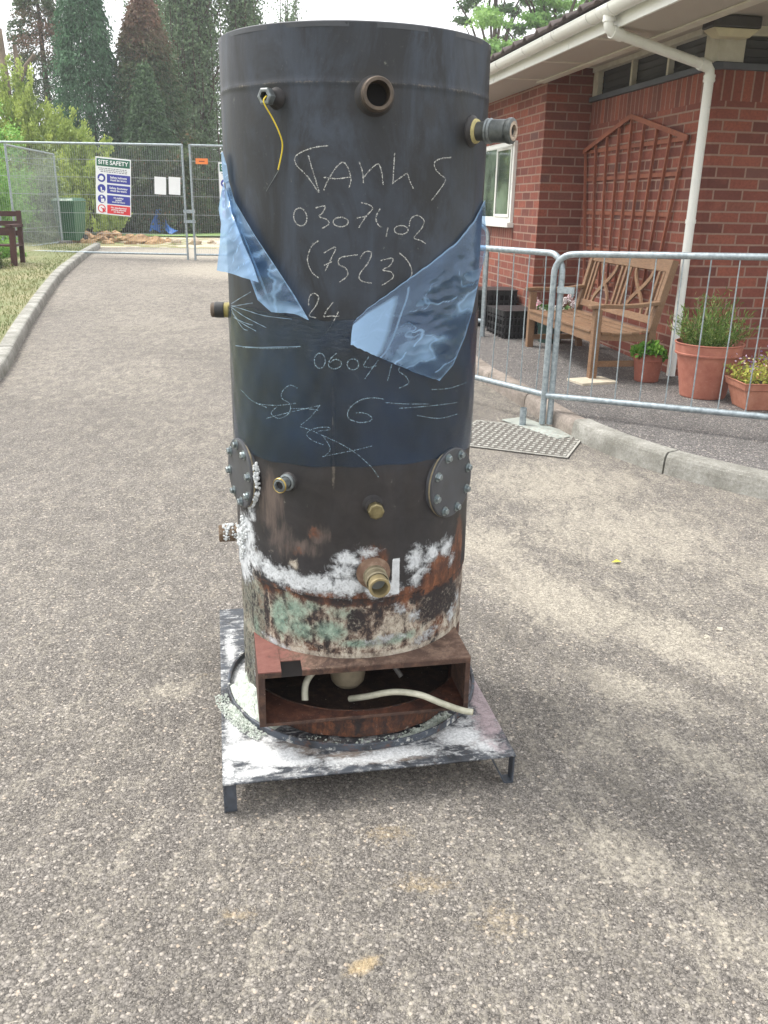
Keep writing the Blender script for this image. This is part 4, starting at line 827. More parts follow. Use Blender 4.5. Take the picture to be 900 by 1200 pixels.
# ================================================================== BUILDING (local frame: x to the right, y away from the camera, origin at the brick corner)
BK = (2.33, 6.92); BA = R_(10.353)
def W(x, y, z=0.0):
    c, s = math.cos(BA), math.sin(BA); return Vector((BK[0]+x*c-y*s, BK[1]+x*s+y*c, z))
def brick_mat(name, vertical=False):
    k = NM(name); uv = k.tc('UV'); vo = k.tc()
    if vertical:
        uv2 = k.mapv(uv, (1, 1, 1), rot=(0, 0, R_(90)))
        bw, bh = .26, .0800
    else: uv2 = uv; bw, bh = .240, .0800
    wob = k.n('ShaderNodeVectorMath', operation='MULTIPLY_ADD'); k.link(k.noise(14, 3, .5, vo, col=True), wob.inputs[0]); wob.inputs[1].default_value = (.004, .004, 0); k.link(uv2, wob.inputs[2])
    def bt(c1, c2, cm, mort=.0075, sm=.15):
        q = k.n('ShaderNodeTexBrick'); q.offset = 0.0 if vertical else .5; k.link(wob.outputs[0], q.inputs['Vector']); q.inputs['Scale'].default_value = 1; q.inputs['Mortar Size'].default_value = mort
        q.inputs['Brick Width'].default_value = bw; q.inputs['Row Height'].default_value = bh; q.inputs['Mortar Smooth'].default_value = sm
        q.inputs['Color1'].default_value = (*c1, 1); q.inputs['Color2'].default_value = (*c2, 1); q.inputs['Mortar'].default_value = (*cm, 1); return q
    b = bt((0, 0, 0), (1, 1, 1), (.5, .5, .5))
    sh = k.ramp(b.outputs['Color'], [(0, srgb(104, 64, 57)), (.25, srgb(122, 72, 62)), (.55, srgb(132, 77, 65)), (.85, srgb(148, 87, 70)), (1, srgb(100, 74, 70))])
    n = k.noise(45, 6, .7, vo); n2 = k.noise(9, 4, .6, vo); n3 = k.noise(1.2, 4, .6, vo)
    sh = k.mix(k.ramp(n, [(.35, .45), (.6, 0.)]), sh, srgb(92, 56, 48)); sh = k.mix(k.ramp(n2, [(.55, 0.), (.75, .4)]), sh, srgb(156, 98, 80))
    mort = k.mix(n, srgb(132, 106, 93), srgb(158, 131, 116)); c = k.mix(b.outputs['Fac'], sh, mort); c = k.mix(1.0, c, k.ramp(n3, [(.3, .86), (.7, 1.1)]), 'MULTIPLY')
    k.set(color=c, rough=.88, spec=.25); h = k.math('ADD', k.math('SUBTRACT', 1.0, b.outputs['Fac']), k.math('MULTIPLY', n, .35)); k.bump(h, .006, .9); return k.m
M_brick = brick_mat('red_brick'); M_sold = brick_mat('red_brick_soldier', True)
M_white = simple('white_upvc', srgb(222, 222, 216), .35, nscale=12, var=.05, bump=0)
M_wpaint = simple('white_paint', srgb(206, 202, 192), .55, nscale=14, var=.10, bump=.0006, col2=srgb(184, 176, 160))
M_soff = simple('soffit_board', srgb(176, 168, 158), .6, nscale=6, var=.08, bump=.0004)
M_lead = simple('lead_flashing', srgb(84, 86, 92), .6, nscale=20, var=.2)
M_louv = simple('dark_louvre', srgb(70, 68, 70), .6, nscale=12, var=.25)
M_tile = simple('roof_tile', srgb(84, 74, 72), .85, nscale=14, var=.35, bump=.003)
bld = thing('bungalow', 'red brick bungalow on the right with white gutter, dark louvred band and projecting far wing', 'building', (BK[0], BK[1], 0), BA)
c_ = .055
foot = [(0, c_), (c_, 0), (6, 0), (6, 11), (-.46, 11), (-.46, 2.24), (0, 2.24)]
MB().prism(foot, 0, 2.125).build('wall', M_brick, bld, merge=True)
MB().prism([(0, c_), (c_, 0), (6, 0), (6, 2.23), (0, 2.23)], 2.125, 2.328).build('soldier_course', M_sold, bld)
MB().box(-.46, 6, 2.2405, 11, 2.125, 2.497).build('wall', M_brick, bld)
MB().box(-.455, 6, 2.2425, 2.40, 2.4975, 2.6258).build('infill', M_brick, bld)
MB().prism([(-.035, .04), (.04, -.035), (6, -.035), (6, .12), (.12, .12), (.12, 2.236), (-.035, 2.236)], 2.328, 2.372).build('sill_band', M_lead, bld, bevel=.003)
# louvre band along the drive side
mb = MB(); mb.box(.10, .14, .22, 2.238, 2.372, 2.60); mb.build('louvre_back', M_louv, bld)
for i in range(4):
    z = 2.382+i*.056; mb = MB(); mb.bar((.062, .24, z+.022), (.062, 2.13, z+.022), .008, .058, up=(-.55, 0, 1)); mb.build('louvre_slat', M_louv, bld)
for y in (.75, 1.42): MB().box(.0, .05, y-.016, y+.016, 2.372, 2.60).build('mullion', M_wpaint, bld, bevel=.002)
MB().box(-.004, .05, 2.13, 2.236, 2.372, 2.60).build('corner_post', M_wpaint, bld, bevel=.002)
MB().box(.02, .23, .03, .22, 2.372, 2.60).build('corner_post', M_wpaint, bld, bevel=.003)
MB().box(.015, .235, .025, .06, 2.372, 2.385).build('post_shoe', M_lead, bld)
MB().box(-.02, .045, .22, 2.238, 2.585, 2.625).build('head_rail', M_wpaint, bld)
MB().box(.23, 6, .06, .10, 2.372, 2.56).build('dark_panel', M_louv, bld)
for i in range(3): MB().bar((.24, .05, 2.40+i*.056), (5.9, .05, 2.40+i*.056), .008, .05, up=(0, -.6, 1)).build('louvre_slat', M_louv, bld)
MB().box(.23, 6, .03, .10, 2.561, 2.625).build('head_rail', M_wpaint, bld)
# soffits, beam, fascia
MB().box(-.905, -.463, -1.9, 11, 2.500, 2.512).build('soffit', M_soff, bld)
MB().box(-.4629, -.30, 2.41, 11, 2.4985, 2.512).build('soffit', M_soff, bld)
MB().box(-.46, 6, -1.9, 2.46, 2.626, 2.636).build('soffit', M_soff, bld)
MB().box(-.545, -.462, -1.9, 2.32, 2.486, 2.4985).build('beam', M_wpaint, bld, bevel=.003); MB().box(-.4625, -.4605, -1.9, 2.239, 2.499, 2.625).build('beam_face', M_soff, bld)
for y in (.1, 1.15, 2.17): MB().box(-.90, -.548, y-.03, y+.03, 2.4945, 2.4995).build('cover_strip', M_wpaint, bld)
for y in (1.15, 2.17): MB().box(-.46, -.02, y-.03, y+.03, 2.6205, 2.6255).build('cover_strip', M_wpaint, bld)
MB().box(-.925, -.906, -1.92, 11, 2.492, 2.61).build('fascia', M_white, bld, bevel=.002)
MB().box(-.905, 6, -1.92, -1.901, 2.492, 2.64).build('fascia', M_white, bld, bevel=.002)
# gutter: half round channel with joints and brackets
g_ = MB(); gx, gz, gr = -.986, 2.612, .060
prof = [(gx+gr*math.cos(t), gz+gr*math.sin(t)) for t in np.linspace(math.pi, 2*math.pi, 15)]; prof2 = [(gx+(gr-.003)*math.cos(t), gz+(gr-.003)*math.sin(t)) for t in np.linspace(2*math.pi, math.pi, 15)]
prof = [(gx-gr-.003, gz+.004)]+prof+prof2
n = len(prof); vs = [(x, y, z) for y in (-2.0, 11) for x, z in prof]; g_.add(vs, [(i, (i+1) % n, n+(i+1) % n, n+i) for i in range(n)], True)
gut = g_.build('gutter', M_white, bld)
def gband(y0, y1, rr, nm, par=gut):
    p = [(gx+rr*math.cos(t), gz+rr*math.sin(t)) for t in np.linspace(math.pi, 2*math.pi, 15)]; q = [(gx+(rr-.004)*math.cos(t), gz+(rr-.004)*math.sin(t)) for t in np.linspace(2*math.pi, math.pi, 15)]; a = p+q; m = len(a)
    mb = MB(); mb.add([(x, y, z) for y in (y0, y1) for x, z in a], [(i, (i+1) % m, m+(i+1) % m, m+i) for i in range(m)]+[tuple(range(m)), tuple(range(m, 2*m))]); return mb.build(nm, M_white, par)
for y in (-.05, .62, 1.30, 2.05, 2.9, 3.8, 4.7): gband(y-.011, y+.011, gr+.006, 'gutter_bracket')
gband(2.28, 2.40, gr+.0045, 'gutter_joint'); gband(-.42, -.24, gr+.0045, 'gutter_outlet')
# downpipe with swan neck
ox, oy = gx, -.33; px_, py_ = -.062, -.045
pts = [(ox, oy, 2.575), (ox, oy, 2.52), (ox+.004, oy+.001, 2.492), (ox+.03, oy+.01, 2.470)]
top_b = Vector((ox+.03, oy+.01, 2.470)); low_b = Vector((px_-.03, py_-.010, 2.335))
path = [Vector(p) for p in pts]+[top_b.lerp(low_b, t_) for t_ in (.15, .5, .85)]+[low_b, Vector((px_-.006, py_-.002, 2.31)), Vector((px_, py_, 2.275)), Vector((px_, py_, 1.6)), Vector((px_, py_, .115))]
dp = MB().tube(path, .034, 20).build('downpipe', M_white, bld)
for a, b in ((Vector((ox, oy, 2.565)), Vector((ox, oy, 2.522))), (path[3]+(low_b-top_b)*.0, path[3]+(low_b-top_b)*.10), (low_b-(low_b-top_b)*.09, low_b), (Vector((px_, py_, 2.282)), Vector((px_, py_, 2.235)))):
    MB().tube([a, a.lerp(b, .2), a.lerp(b, .5), a.lerp(b, .8), b], [.0400, .0425, .0395, .0425, .0400], 20).build('pipe_socket', M_white, dp)
MB().tube([(px_, py_, 1.3), (px_, py_, 1.27)], .039, 20).build('pipe_clip', M_white, dp)
# roof: interlocking tiles, rolled profile
nyt = 420; yy = np.linspace(-1.98, 11, nyt); cc = (yy/.30) % 1; roll = .030*np.exp(-((cc-.5)/.11)**2)+.004*np.cos(cc*2*math.pi)
rowsn = 18; PP = []
for r in range(rowsn):
    for e in (0, 1):
        s = r*.30+e*.335; x = -1.005+s*math.cos(R_(24)); z = 2.640+s*math.sin(R_(24))+(.022 if e == 0 else .0); PP.append(np.stack([np.full(nyt, x), yy, z+roll*1.3], -1))
rf = grid_obj('roof', np.array(PP), M_tile, bld); so = rf.modifiers.new('thickness', 'SOLIDIFY'); so.thickness = .02
MB().prism([(-.98, 2.60), (4.1, 2.60), (4.1, 4.85)], -1.93, -1.90, M=Matrix(((1, 0, 0, 0), (0, 0, 1, 0), (0, 1, 0, 0), (0, 0, 0, 1)))).build('gable_board', M_wpaint, bld)
# window in the wing
WY0, WY1, WZ0, WZ1, WX = 3.02, 4.25, 1.21, 2.03, -.46
win = MB(); fw_ = .055
for (a, b, c, d) in ((WY0, WY1, WZ0, WZ0+fw_), (WY0, WY1, WZ1-fw_, WZ1), (WY0, WY0+fw_, WZ0+fw_, WZ1-fw_), (WY1-fw_, WY1, WZ0+fw_, WZ1-fw_), (3.60, 3.65, WZ0+fw_, WZ1-fw_)): win.box(WX-.035, WX+.01, a, b, c, d)
wo_ = win.build('window', M_white, bld, bevel=.003)
mb = MB()
for (a, b, c, d) in ((WY0+fw_, 3.60, WZ1-fw_-.025, WZ1-fw_), (WY0+fw_, 3.60, WZ0+fw_, WZ0+fw_+.03), (WY0+fw_, WY0+fw_+.03, WZ0+fw_+.03, WZ1-fw_-.025), (3.57, 3.60, WZ0+fw_+.03, WZ1-fw_-.025)): mb.box(WX-.046, WX-.036, a, b, c, d)
mb.build('sash', M_white, wo_, bevel=.002)
MB().bar((WX-.05, WY0+.02, WZ1-.03), (WX-.16, 3.60, WZ1-.06), .012, .03).build('open_vent', M_white, wo_)
k = NM('window_glass'); v = k.tc(); n = k.noise(2.2, 3, .6, v); c = k.ramp(n, [(.35, srgb(48, 60, 50)), (.65, srgb(120, 136, 118))]); k.set(color=c, rough=.04, spec=.9); M_glass = k.m  # mottled green paints reflections and the curtains behind into the pane colour
MB().box(WX-.034, WX-.028, WY0+fw_, WY1-fw_, WZ0+fw_, WZ1-fw_).build('pane', M_glass, wo_)
MB().box(WX-.075, WX+.0, WY0-.03, WY1+.05, WZ0-.05, WZ0-.002).build('sill', M_white, wo_, bevel=.004)
MB().box(WX-.006, WX+.02, WY0-.02, WY1+.03, .93, WZ0-.055).build('soldier_panel', M_sold, bld)

# bulkhead lamp under the soffit corner
lm = thing('bulkhead_lamp', 'unlit bulkhead lamp with dark body and cream lens under the soffit corner', 'lamp', W(-.02, -.20, 2.62), BA)
MB().box(-.19, .17, -.08, .08, -.075, .0).build('body', simple('lamp_body', srgb(66, 62, 62), .5), lm, bevel=.01)
mb = MB(); mb.add([(-.185, -.078, -.0765), (.165, -.078, -.0765), (.165, .078, -.0765), (-.185, .078, -.0765), (-.12, -.05, -.128), (.11, -.05, -.128), (.11, .05, -.128), (-.12, .05, -.128)], [(0, 3, 2, 1), (4, 5, 6, 7), (0, 1, 5, 4), (1, 2, 6, 5), (2, 3, 7, 6), (3, 0, 4, 7)])
mb.build('lens', simple('cream_lens', srgb(196, 186, 158), .4, nscale=20, var=.1), lm, bevel=.008)

# trellis
M_trel = simple('trellis_wood', srgb(138, 84, 62), .8, nscale=30, var=.3, bump=.001, col2=srgb(116, 64, 46))
tr_ = thing('trellis', 'fan shaped orange-brown wooden trellis with a pointed top fixed to the brick wall', 'trellis', W(0, 0, 0), BA)
for x0, x1 in [(.25+(2.22-.25)*i/8, .52+(1.94-.52)*i/8) for i in range(9)]:
    zt_ = 1.905+(2.10-1.905)*(1-abs(x0-1.235)/.985); MB().bar((-.030, x1, .62), (-.030, x0, zt_), .020, .022, up=(1, 0, 0)).build('upright', M_trel, tr_)
for z, in ((1.885,), (1.635,), (1.330,), (1.00,), (.70,)):
    f = (1.905-z)/1.285; MB().box(-.0185, -.003, .25+.27*f-.01, 2.22-.28*f+.01, z-.016, z+.016).build('rail', M_trel, tr_)
MB().bar((-.044, 2.26, 1.885), (-.044, 1.235, 2.125), .008, .040, up=(0, 0, 1)).build('gable_strip', M_trel, tr_); MB().bar((-.044, 1.245, 2.125), (-.044, .20, 1.885), .008, .040, up=(0, 0, 1)).build('gable_strip', M_trel, tr_)

# garden bench
k = NM('bench_teak'); v = k.tc(); n = k.noise(18, 6, .65, k.mapv(v, (6, 1, 6)), .4); n2 = k.noise(3, 4, .6, v)
c = k.mix(k.ramp(n, [(.3, 0.), (.7, 1.)]), srgb(92, 66, 46), srgb(132, 100, 72)); c = k.mix(k.ramp(n2, [(.35, .0), (.7, .35)]), c, srgb(144, 120, 94)); k.set(color=c, rough=.7); k.bump(n, .001); M_teak = k.m
be = thing('garden_bench', 'slatted wooden garden bench with curved crossing back braces against the brick wall', 'bench', W(-.5, .65, .1), BA)
BL = .77
for s in (-1, 1):
    y = s*(BL-.03)
    MB().box(-.285, -.225, y-.03, y+.03, 0, .535).build('leg', M_teak, be, bevel=.004)
    mb = MB(); mb.bar((.24, y, 0), (.20, y, .40), .055, .055, up=(1, 0, 0)); mb.bar((.20, y, .37), (.325, y, .90), .055, .055, up=(1, 0, 0)); mb.build('leg', M_teak, be, bevel=.004)
    mb = MB(); pts = [(-.325, y, .552), (-.22, y, .560), (-.05, y, .556), (.10, y, .566), (.245, y, .585)]
    for a, b in zip(pts[:-1], pts[1:]): mb.bar(a, b, .07, .028)
    mb.build('armrest', M_teak, be, bevel=.004)
    MB().bar((-.24, y, .12), (.22, y, .12), .03, .045).build('stretcher', M_teak, be, bevel=.002); MB().bar((-.24, y, .335), (.20, y, .315), .028, .06).build('seat_rail', M_teak, be, bevel=.002)
MB().box(-.283, -.255, -BL+.06, BL-.06, .285, .355).build('front_apron', M_teak, be, bevel=.003)
for i in range(6):
    x = -.262+i*.081; z = .366-.018*math.sin(i/5*math.pi)
    MB().box(x-.033, x+.033, -BL+(.062 if i == 0 else .002), BL-(.062 if i == 0 else .002), z-.009, z+.009).build('seat_slat', M_teak, be, bevel=.003)
bx = lambda z: .203+(z-.40)*.236
def bpt(y, z): return (bx(z), y, z)
MB().bar(bpt(-BL+.06, .855), bpt(BL-.06, .855), .028, .095, up=(.236, 0, 1)).build('top_rail', M_teak, be, bevel=.005)
MB().bar(bpt(-BL+.06, .445), bpt(BL-.06, .445), .026, .060, up=(.236, 0, 1)).build('lower_rail', M_teak, be, bevel=.004)
for y in (-.66, -.585, -.08, 0, .08, .585, .66): MB().bar(bpt(y, .47), bpt(y, .81), .034, .016, up=(1, 0, 0)).build('back_slat', M_teak, be, bevel=.002)
for cy in (-.335, .335):
    for s in (-1, 1):
        pts = [bpt(cy+s*(.155*math.cos(t_*math.pi)), .47+.34*t_) for t_ in np.linspace(0, 1, 12)]; mb = MB()
        for i in range(11): mb.bar(pts[i], Vector(pts[i+1])+(Vector(pts[i+1])-Vector(pts[i]))*.12, .034, .015+(.002 if s > 0 else 0), up=(1, 0, 0))
        mb.build('curved_brace', M_teak, be)
# paver under the right front leg
pv = MB().box(-.16, .16, -.11, .11, .004, .028).build('paving_slab', simple('pale_slab', srgb(190, 180, 160), .9, nscale=30, var=.15), bevel=.004); pv.location = W(-.78, -.17, .088); pv.rotation_euler = (0, 0, BA+.2)
tag(pv, 'small pale slab under the right front leg of the bench', 'slab')
be.location.z = .104

# ------------------------------------------------------------------ leaves
def leaf_mat(name, a, b, c3=None, rough=.6, trans=.25):
    k = NM(name); s = k.sep(k.attr('leaf').outputs[0]); c = k.mix(s[0], a, b)
    if c3: c = k.mix(s[1], c, c3)
    k.set(color=c, rough=rough, spec=.25); t_ = k.n('ShaderNodeBsdfTranslucent'); k.link(c, t_.inputs[0]); m = k.n('ShaderNodeMixShader'); m.inputs[0].default_value = trans
    k.link(k.p.outputs[0], m.inputs[1]); k.link(t_.outputs[0], m.inputs[2]); k.link(m.outputs[0], k.out.inputs[0]); return k.m
def leaf_obj(name, C, D, L, Wd, mat, parent=None, R0=None, G0=None, rng=RNG):
    """C centres (N,3), D long axis (N,3), L lengths, Wd widths -> pointed quads"""
    N = len(C); D = D/np.linalg.norm(D, axis=1, keepdims=True); rv = rng.normal(size=(N, 3)); S = np.cross(D, rv); S /= np.linalg.norm(S, axis=1, keepdims=True)+1e-9
    L = np.broadcast_to(L, N)[:, None]; Wd = np.broadcast_to(Wd, N)[:, None]
    V = np.stack([C-D*L*.5, C+S*Wd*.5, C+D*L*.5, C-S*Wd*.5], 1).reshape(-1, 3); F = np.arange(4*N).reshape(-1, 4); me = raw_mesh(name, V, F)
    r = rng.random(N) if R0 is None else R0; g = np.zeros(N) if G0 is None else G0
    ca = me.color_attributes.new('leaf', 'FLOAT_COLOR', 'POINT'); col = np.ones((4*N, 4), 'f'); col[:, 0] = np.repeat(r, 4); col[:, 1] = np.repeat(g, 4); ca.data.foreach_set('color', col.ravel())
    me.materials.append(mat); o = bpy.data.objects.new(name, me); scene.collection.objects.link(o)
    if parent: o.parent = parent
    return o

# ------------------------------------------------------------------ pots
def terracotta(name, a, b):
    k = NM(name); v = k.tc(); n = k.noise(14, 6, .65, v); n2 = k.noise(70, 4, .6, v); c = k.mix(k.ramp(n, [(.35, 0.), (.65, 1.)]), a, b); c = k.mix(k.ramp(n2, [(.6, 0.), (.75, .3)]), c, srgb(206, 160, 138)); k.set(color=c, rough=.75, spec=.35); k.bump(n2, .0008); return k.m
M_soil = simple('potting_soil', srgb(52, 40, 32), .95, nscale=60, var=.4, bump=.006)
M_terr = terracotta('terracotta_plastic', srgb(150, 92, 76), srgb(168, 110, 92)); M_terr2 = terracotta('terracotta_brown', srgb(130, 76, 62), srgb(144, 88, 72)); M_terr3 = terracotta('terracotta_clay', srgb(152, 98, 78), srgb(172, 120, 98))
def pot(label, loc, rb, rt, h, mat, rim=.03):
    t_ = thing('plant_pot', label, 'plant pot', loc, 0)
    MB().lathe([(0, 0), (rb, 0), (rb+.004, .008), (rb+(rt-rb)*.70, h-rim*1.9), (rt*.965, h-rim*1.85), (rt*.975, h-rim*1.6), (rt*.96, h-rim*1.5), (rt*.985, h-.012), (rt, h-.010), (rt+.003, h-.004), (rt, h), (rt-.008, h), (rt-.016, h-.03), (rt-.03, h-.05)], 48).build('body', mat, t_)
    MB().lathe([(0, h-.035), (rt-.014, h-.038)], 32).build('soil', M_soil, t_); return t_
rng = np.random.default_rng(21)
# large pot with a spiky green shrub
big = pot('largest terracotta pot, holding a feathery green shrub, in front of the brick corner', (2.29, 6.16, .1), .155, .235, .385, M_terr, .045)
Cs, Ds, Ls = [], [], []
for i in range(230):
    az = rng.uniform(0, 6.283); sp = rng.uniform(.1, 1.0); ln = rng.uniform(.20, .40)*(1.15-.35*sp); p = np.array([.15*math.cos(az)*sp*.9, .15*math.sin(az)*sp*.9, .34])
    d = np.array([math.cos(az)*sp*.95, math.sin(az)*sp*.95, 1.0]); d /= np.linalg.norm(d)
    for q in range(16):
        t_ = (q+rng.random())/16; c = p+d*ln*t_+np.array([0, 0, -.05*sp*t_*t_]); Cs.append(c+rng.normal(0, .006, 3)); Ds.append(d*.8+rng.normal(0, .45, 3)); Ls.append(rng.uniform(.03, .055))
leaf_obj('foliage', np.array(Cs), np.array(Ds), np.array(Ls), .0065, leaf_mat('shrub_leaf', srgb(58, 84, 36), srgb(122, 148, 76), srgb(160, 170, 110)), big, G0=(rng.random(len(Cs)) < .08)*1.0)
# small pot with bright geranium leaves
sm_ = pot('small round red-brown pot with bright green leaves between the bench and the downpipe', (2.035, 6.70, .1), .088, .118, .215, M_terr2, .03)
N = 260; a = rng.uniform(0, 6.28, N); r = .13*np.sqrt(rng.random(N)); Cs = np.stack([r*np.cos(a), r*np.sin(a), .20+.075*(1-(r/.14)**2)+rng.normal(0, .018, N)], 1); up = np.stack([np.cos(a)*.6, np.sin(a)*.6, rng.normal(.1, .4, N)], 1)
leaf_obj('foliage', Cs, up, rng.uniform(.035, .06, N), .045, leaf_mat('geranium_leaf', srgb(66, 112, 40), srgb(128, 168, 72)), sm_)
mb = MB()
for (x, y, z, x2, y2, z2) in ((0, 0, .24, -.07, -.02, .33), (.02, .02, .24, .10, .02, .31), (.01, 0, .22, .03, -.03, .30)): mb.tube([(x, y, z), ((x+x2)/2, (y+y2)/2, (z+z2)/2+.01), (x2, y2, z2)], .0022, 5)
mb.build('stem', simple('dry_stem', srgb(150, 110, 84), .8), sm_)
# square trough with mixed plants
tro = thing('planter_trough', 'tapered square clay planter with yellow-green and purple flowers at the right edge', 'planter', (2.52, 5.80, .1), BA-.12)
mb = MB(); a, b, h = .105, .155, .19
def ringq(s, z): return [(-s, -s, z), (s, -s, z), (s, s, z), (-s, s, z)]
lv = [(a, 0), (.140, .135), (.150, .140), (.158, .180), (.163, .183), (.163, h), (.150, h), (.146, h-.03)]
vs = [p for s, z in lv for p in ringq(s, z)]; fs = [(0, 3, 2, 1)]+[(4*i+j, 4*i+(j+1) % 4, 4*i+4+(j+1) % 4, 4*i+4+j) for i in range(len(lv)-1) for j in range(4)]; mb.add(vs, fs); mb.build('body', M_terr3, tro, bevel=.003)
MB().box(-.146, .146, -.146, .146, h-.05, h-.03).build('soil', M_soil, tro)
N = 900; xy = rng.uniform(-.15, .15, (N, 2)); hgt = rng.random(N); Cs = np.c_[xy*(1+hgt[:, None]*.3), .17+hgt*(.10+.10*(xy[:, 0]+.15)/.3)]
leaf_obj('foliage', Cs, rng.normal(size=(N, 3))+[0, 0, .6], rng.uniform(.014, .034, N), .016, leaf_mat('bedding_leaf', srgb(120, 140, 60), srgb(196, 190, 96), srgb(150, 96, 74)), tro, G0=(rng.random(N) < .25)*rng.random(N))
N = 90; xy = rng.uniform(-.14, .17, (N, 2)); Cs = np.c_[xy, .25+rng.random(N)*.10+.06*(xy[:, 0] > .02)]
leaf_obj('petals', Cs, rng.normal(size=(N, 3)), .018, .016, leaf_mat('bedding_petal', srgb(214, 186, 200), srgb(120, 96, 150), srgb(232, 216, 170)), tro, G0=(rng.random(N) < .3)*1.0)
# dark green pot with white flowers under the far end of the bench
gp = pot('dark green pot of pink and white flowers at the far end of the bench', tuple(W(-.47, 1.62, .1)), .10, .135, .25, simple('green_plastic', srgb(40, 66, 58), .45, nscale=20, var=.2), .03)
N = 500; a = rng.uniform(0, 6.28, N); r = .17*np.sqrt(rng.random(N)); Cs = np.stack([r*np.cos(a)*1.1, r*np.sin(a), .26+.12*rng.random(N)], 1)
leaf_obj('foliage', Cs, rng.normal(size=(N, 3)), rng.uniform(.03, .05, N), .03, leaf_mat('flowerpot_leaf', srgb(60, 92, 46), srgb(112, 140, 76)), gp)
cl = [(-.17, -.18, .42), (-.14, -.20, .34), (-.20, -.17, .36), (.05, -.12, .38), (.10, -.08, .44), (.16, -.05, .46), (.03, -.15, .36), (.20, 0, .40)]; Cs = np.concatenate([np.array(c)+rng.normal(0, .018, (45, 3)) for c in cl])
leaf_obj('petals', Cs, rng.normal(size=(len(Cs), 3)), .026, .022, leaf_mat('white_petal', srgb(226, 220, 220), srgb(238, 234, 232), srgb(226, 170, 184)), gp, G0=np.repeat(np.array([1, .1, .8, 0, .1, .5, 0, .3.__float__()]), 45)*rng.random(len(Cs)))
mb = MB()
for c in cl: mb.tube([(c[0]*.3, c[1]*.3, .24), (c[0]*.8, c[1]*.8, .34), c], .0025, 5)
mb.build('stem', simple('green_stem', srgb(84, 116, 62), .7), gp)

# black crates and a bag against the wing
M_crate = simple('black_plastic', srgb(34, 34, 36), .45, nscale=30, var=.3)
def crate(label, loc, rz, w, d, h):
    t_ = thing('plastic_crate', label, 'crate', loc, rz, 'black crates by the wing wall'); mb = MB()
    for (x0, x1, y0, y1, nx) in ((-w/2, w/2, -d/2, -d/2+.008, 1), (-w/2, w/2, d/2-.008, d/2, 1), (-w/2, -w/2+.008, -d/2+.008, d/2-.008, 0), (w/2-.008, w/2, -d/2+.008, d/2-.008, 0)):
        for z in (0, .07*h/.3, .14*h/.3, .21*h/.3, h-.05): mb.box(x0, x1, y0, y1, z, z+(.05 if z == h-.05 else .022))
    mb.build('side_wall', M_crate, t_); mb = MB()
    for i in range(9):
        x = -w/2+.02+i*(w-.04)/8; mb.box(x-.006, x+.006, -d/2-.004, -d/2+.010, 0, h); mb.box(x-.006, x+.006, d/2-.010, d/2+.004, 0, h)
    for i in range(6):
        y = -d/2+.03+i*(d-.06)/5; mb.box(-w/2-.004, -w/2+.010, y-.006, y+.006, 0, h); mb.box(w/2-.010, w/2+.004, y-.006, y+.006, 0, h)
    mb.build('rib', M_crate, t_)
    MB().box(-w/2+.008, w/2-.008, -d/2+.008, d/2-.008, .004, .012).build('base', M_crate, t_)
    MB().box(-w/2+.02, w/2-.02, -d/2+.02, d/2-.02, .013, h-.03).build('contents', simple('dark_rubbish', srgb(36, 34, 34), .8, nscale=18, var=.6, bump=.01), t_)
    MB().box(-w/2-.008, w/2+.008, -d/2-.008, d/2+.008, h-.004, h+.004).build('lid', simple('crate_lid', srgb(44, 44, 46), .5), t_)
    return t_
crate('lower right black crate by the wing wall left of the bench', W(-.30, 3.02-.85, .11).lerp(W(-.72, 2.05, .11), 1), BA+.05, .36, .5, .30); 
crate('black crate further back against the wing wall under the window', W(-.76, 2.75, .12), BA-.05, .50, .42, .42)
bag = MB(); rngb = np.random.default_rng(2)
for i in range(10):
    M = Matrix.Translation((rngb.uniform(-.12, .12), rngb.uniform(-.1, .1), .05+rngb.uniform(0, .10))) @ Matrix.Rotation(rngb.uniform(0, 3), 4, (1, 1, 0)) @ Matrix.Diagonal((.09, .06, .05, 1)); bag.lathe([(0, -1), (.55, -.8), (.92, -.3), (.95, .25), (.6, .78), (0, 1)], 7, M=M, smooth=False)
bo = bag.build('plastic_bag', simple('pale_bag', srgb(176, 180, 184), .4, nscale=20, var=.2)); bo.location = W(-1.06, 2.75, .12); tag(bo, 'crumpled pale plastic bag beside the black crates', 'bag')

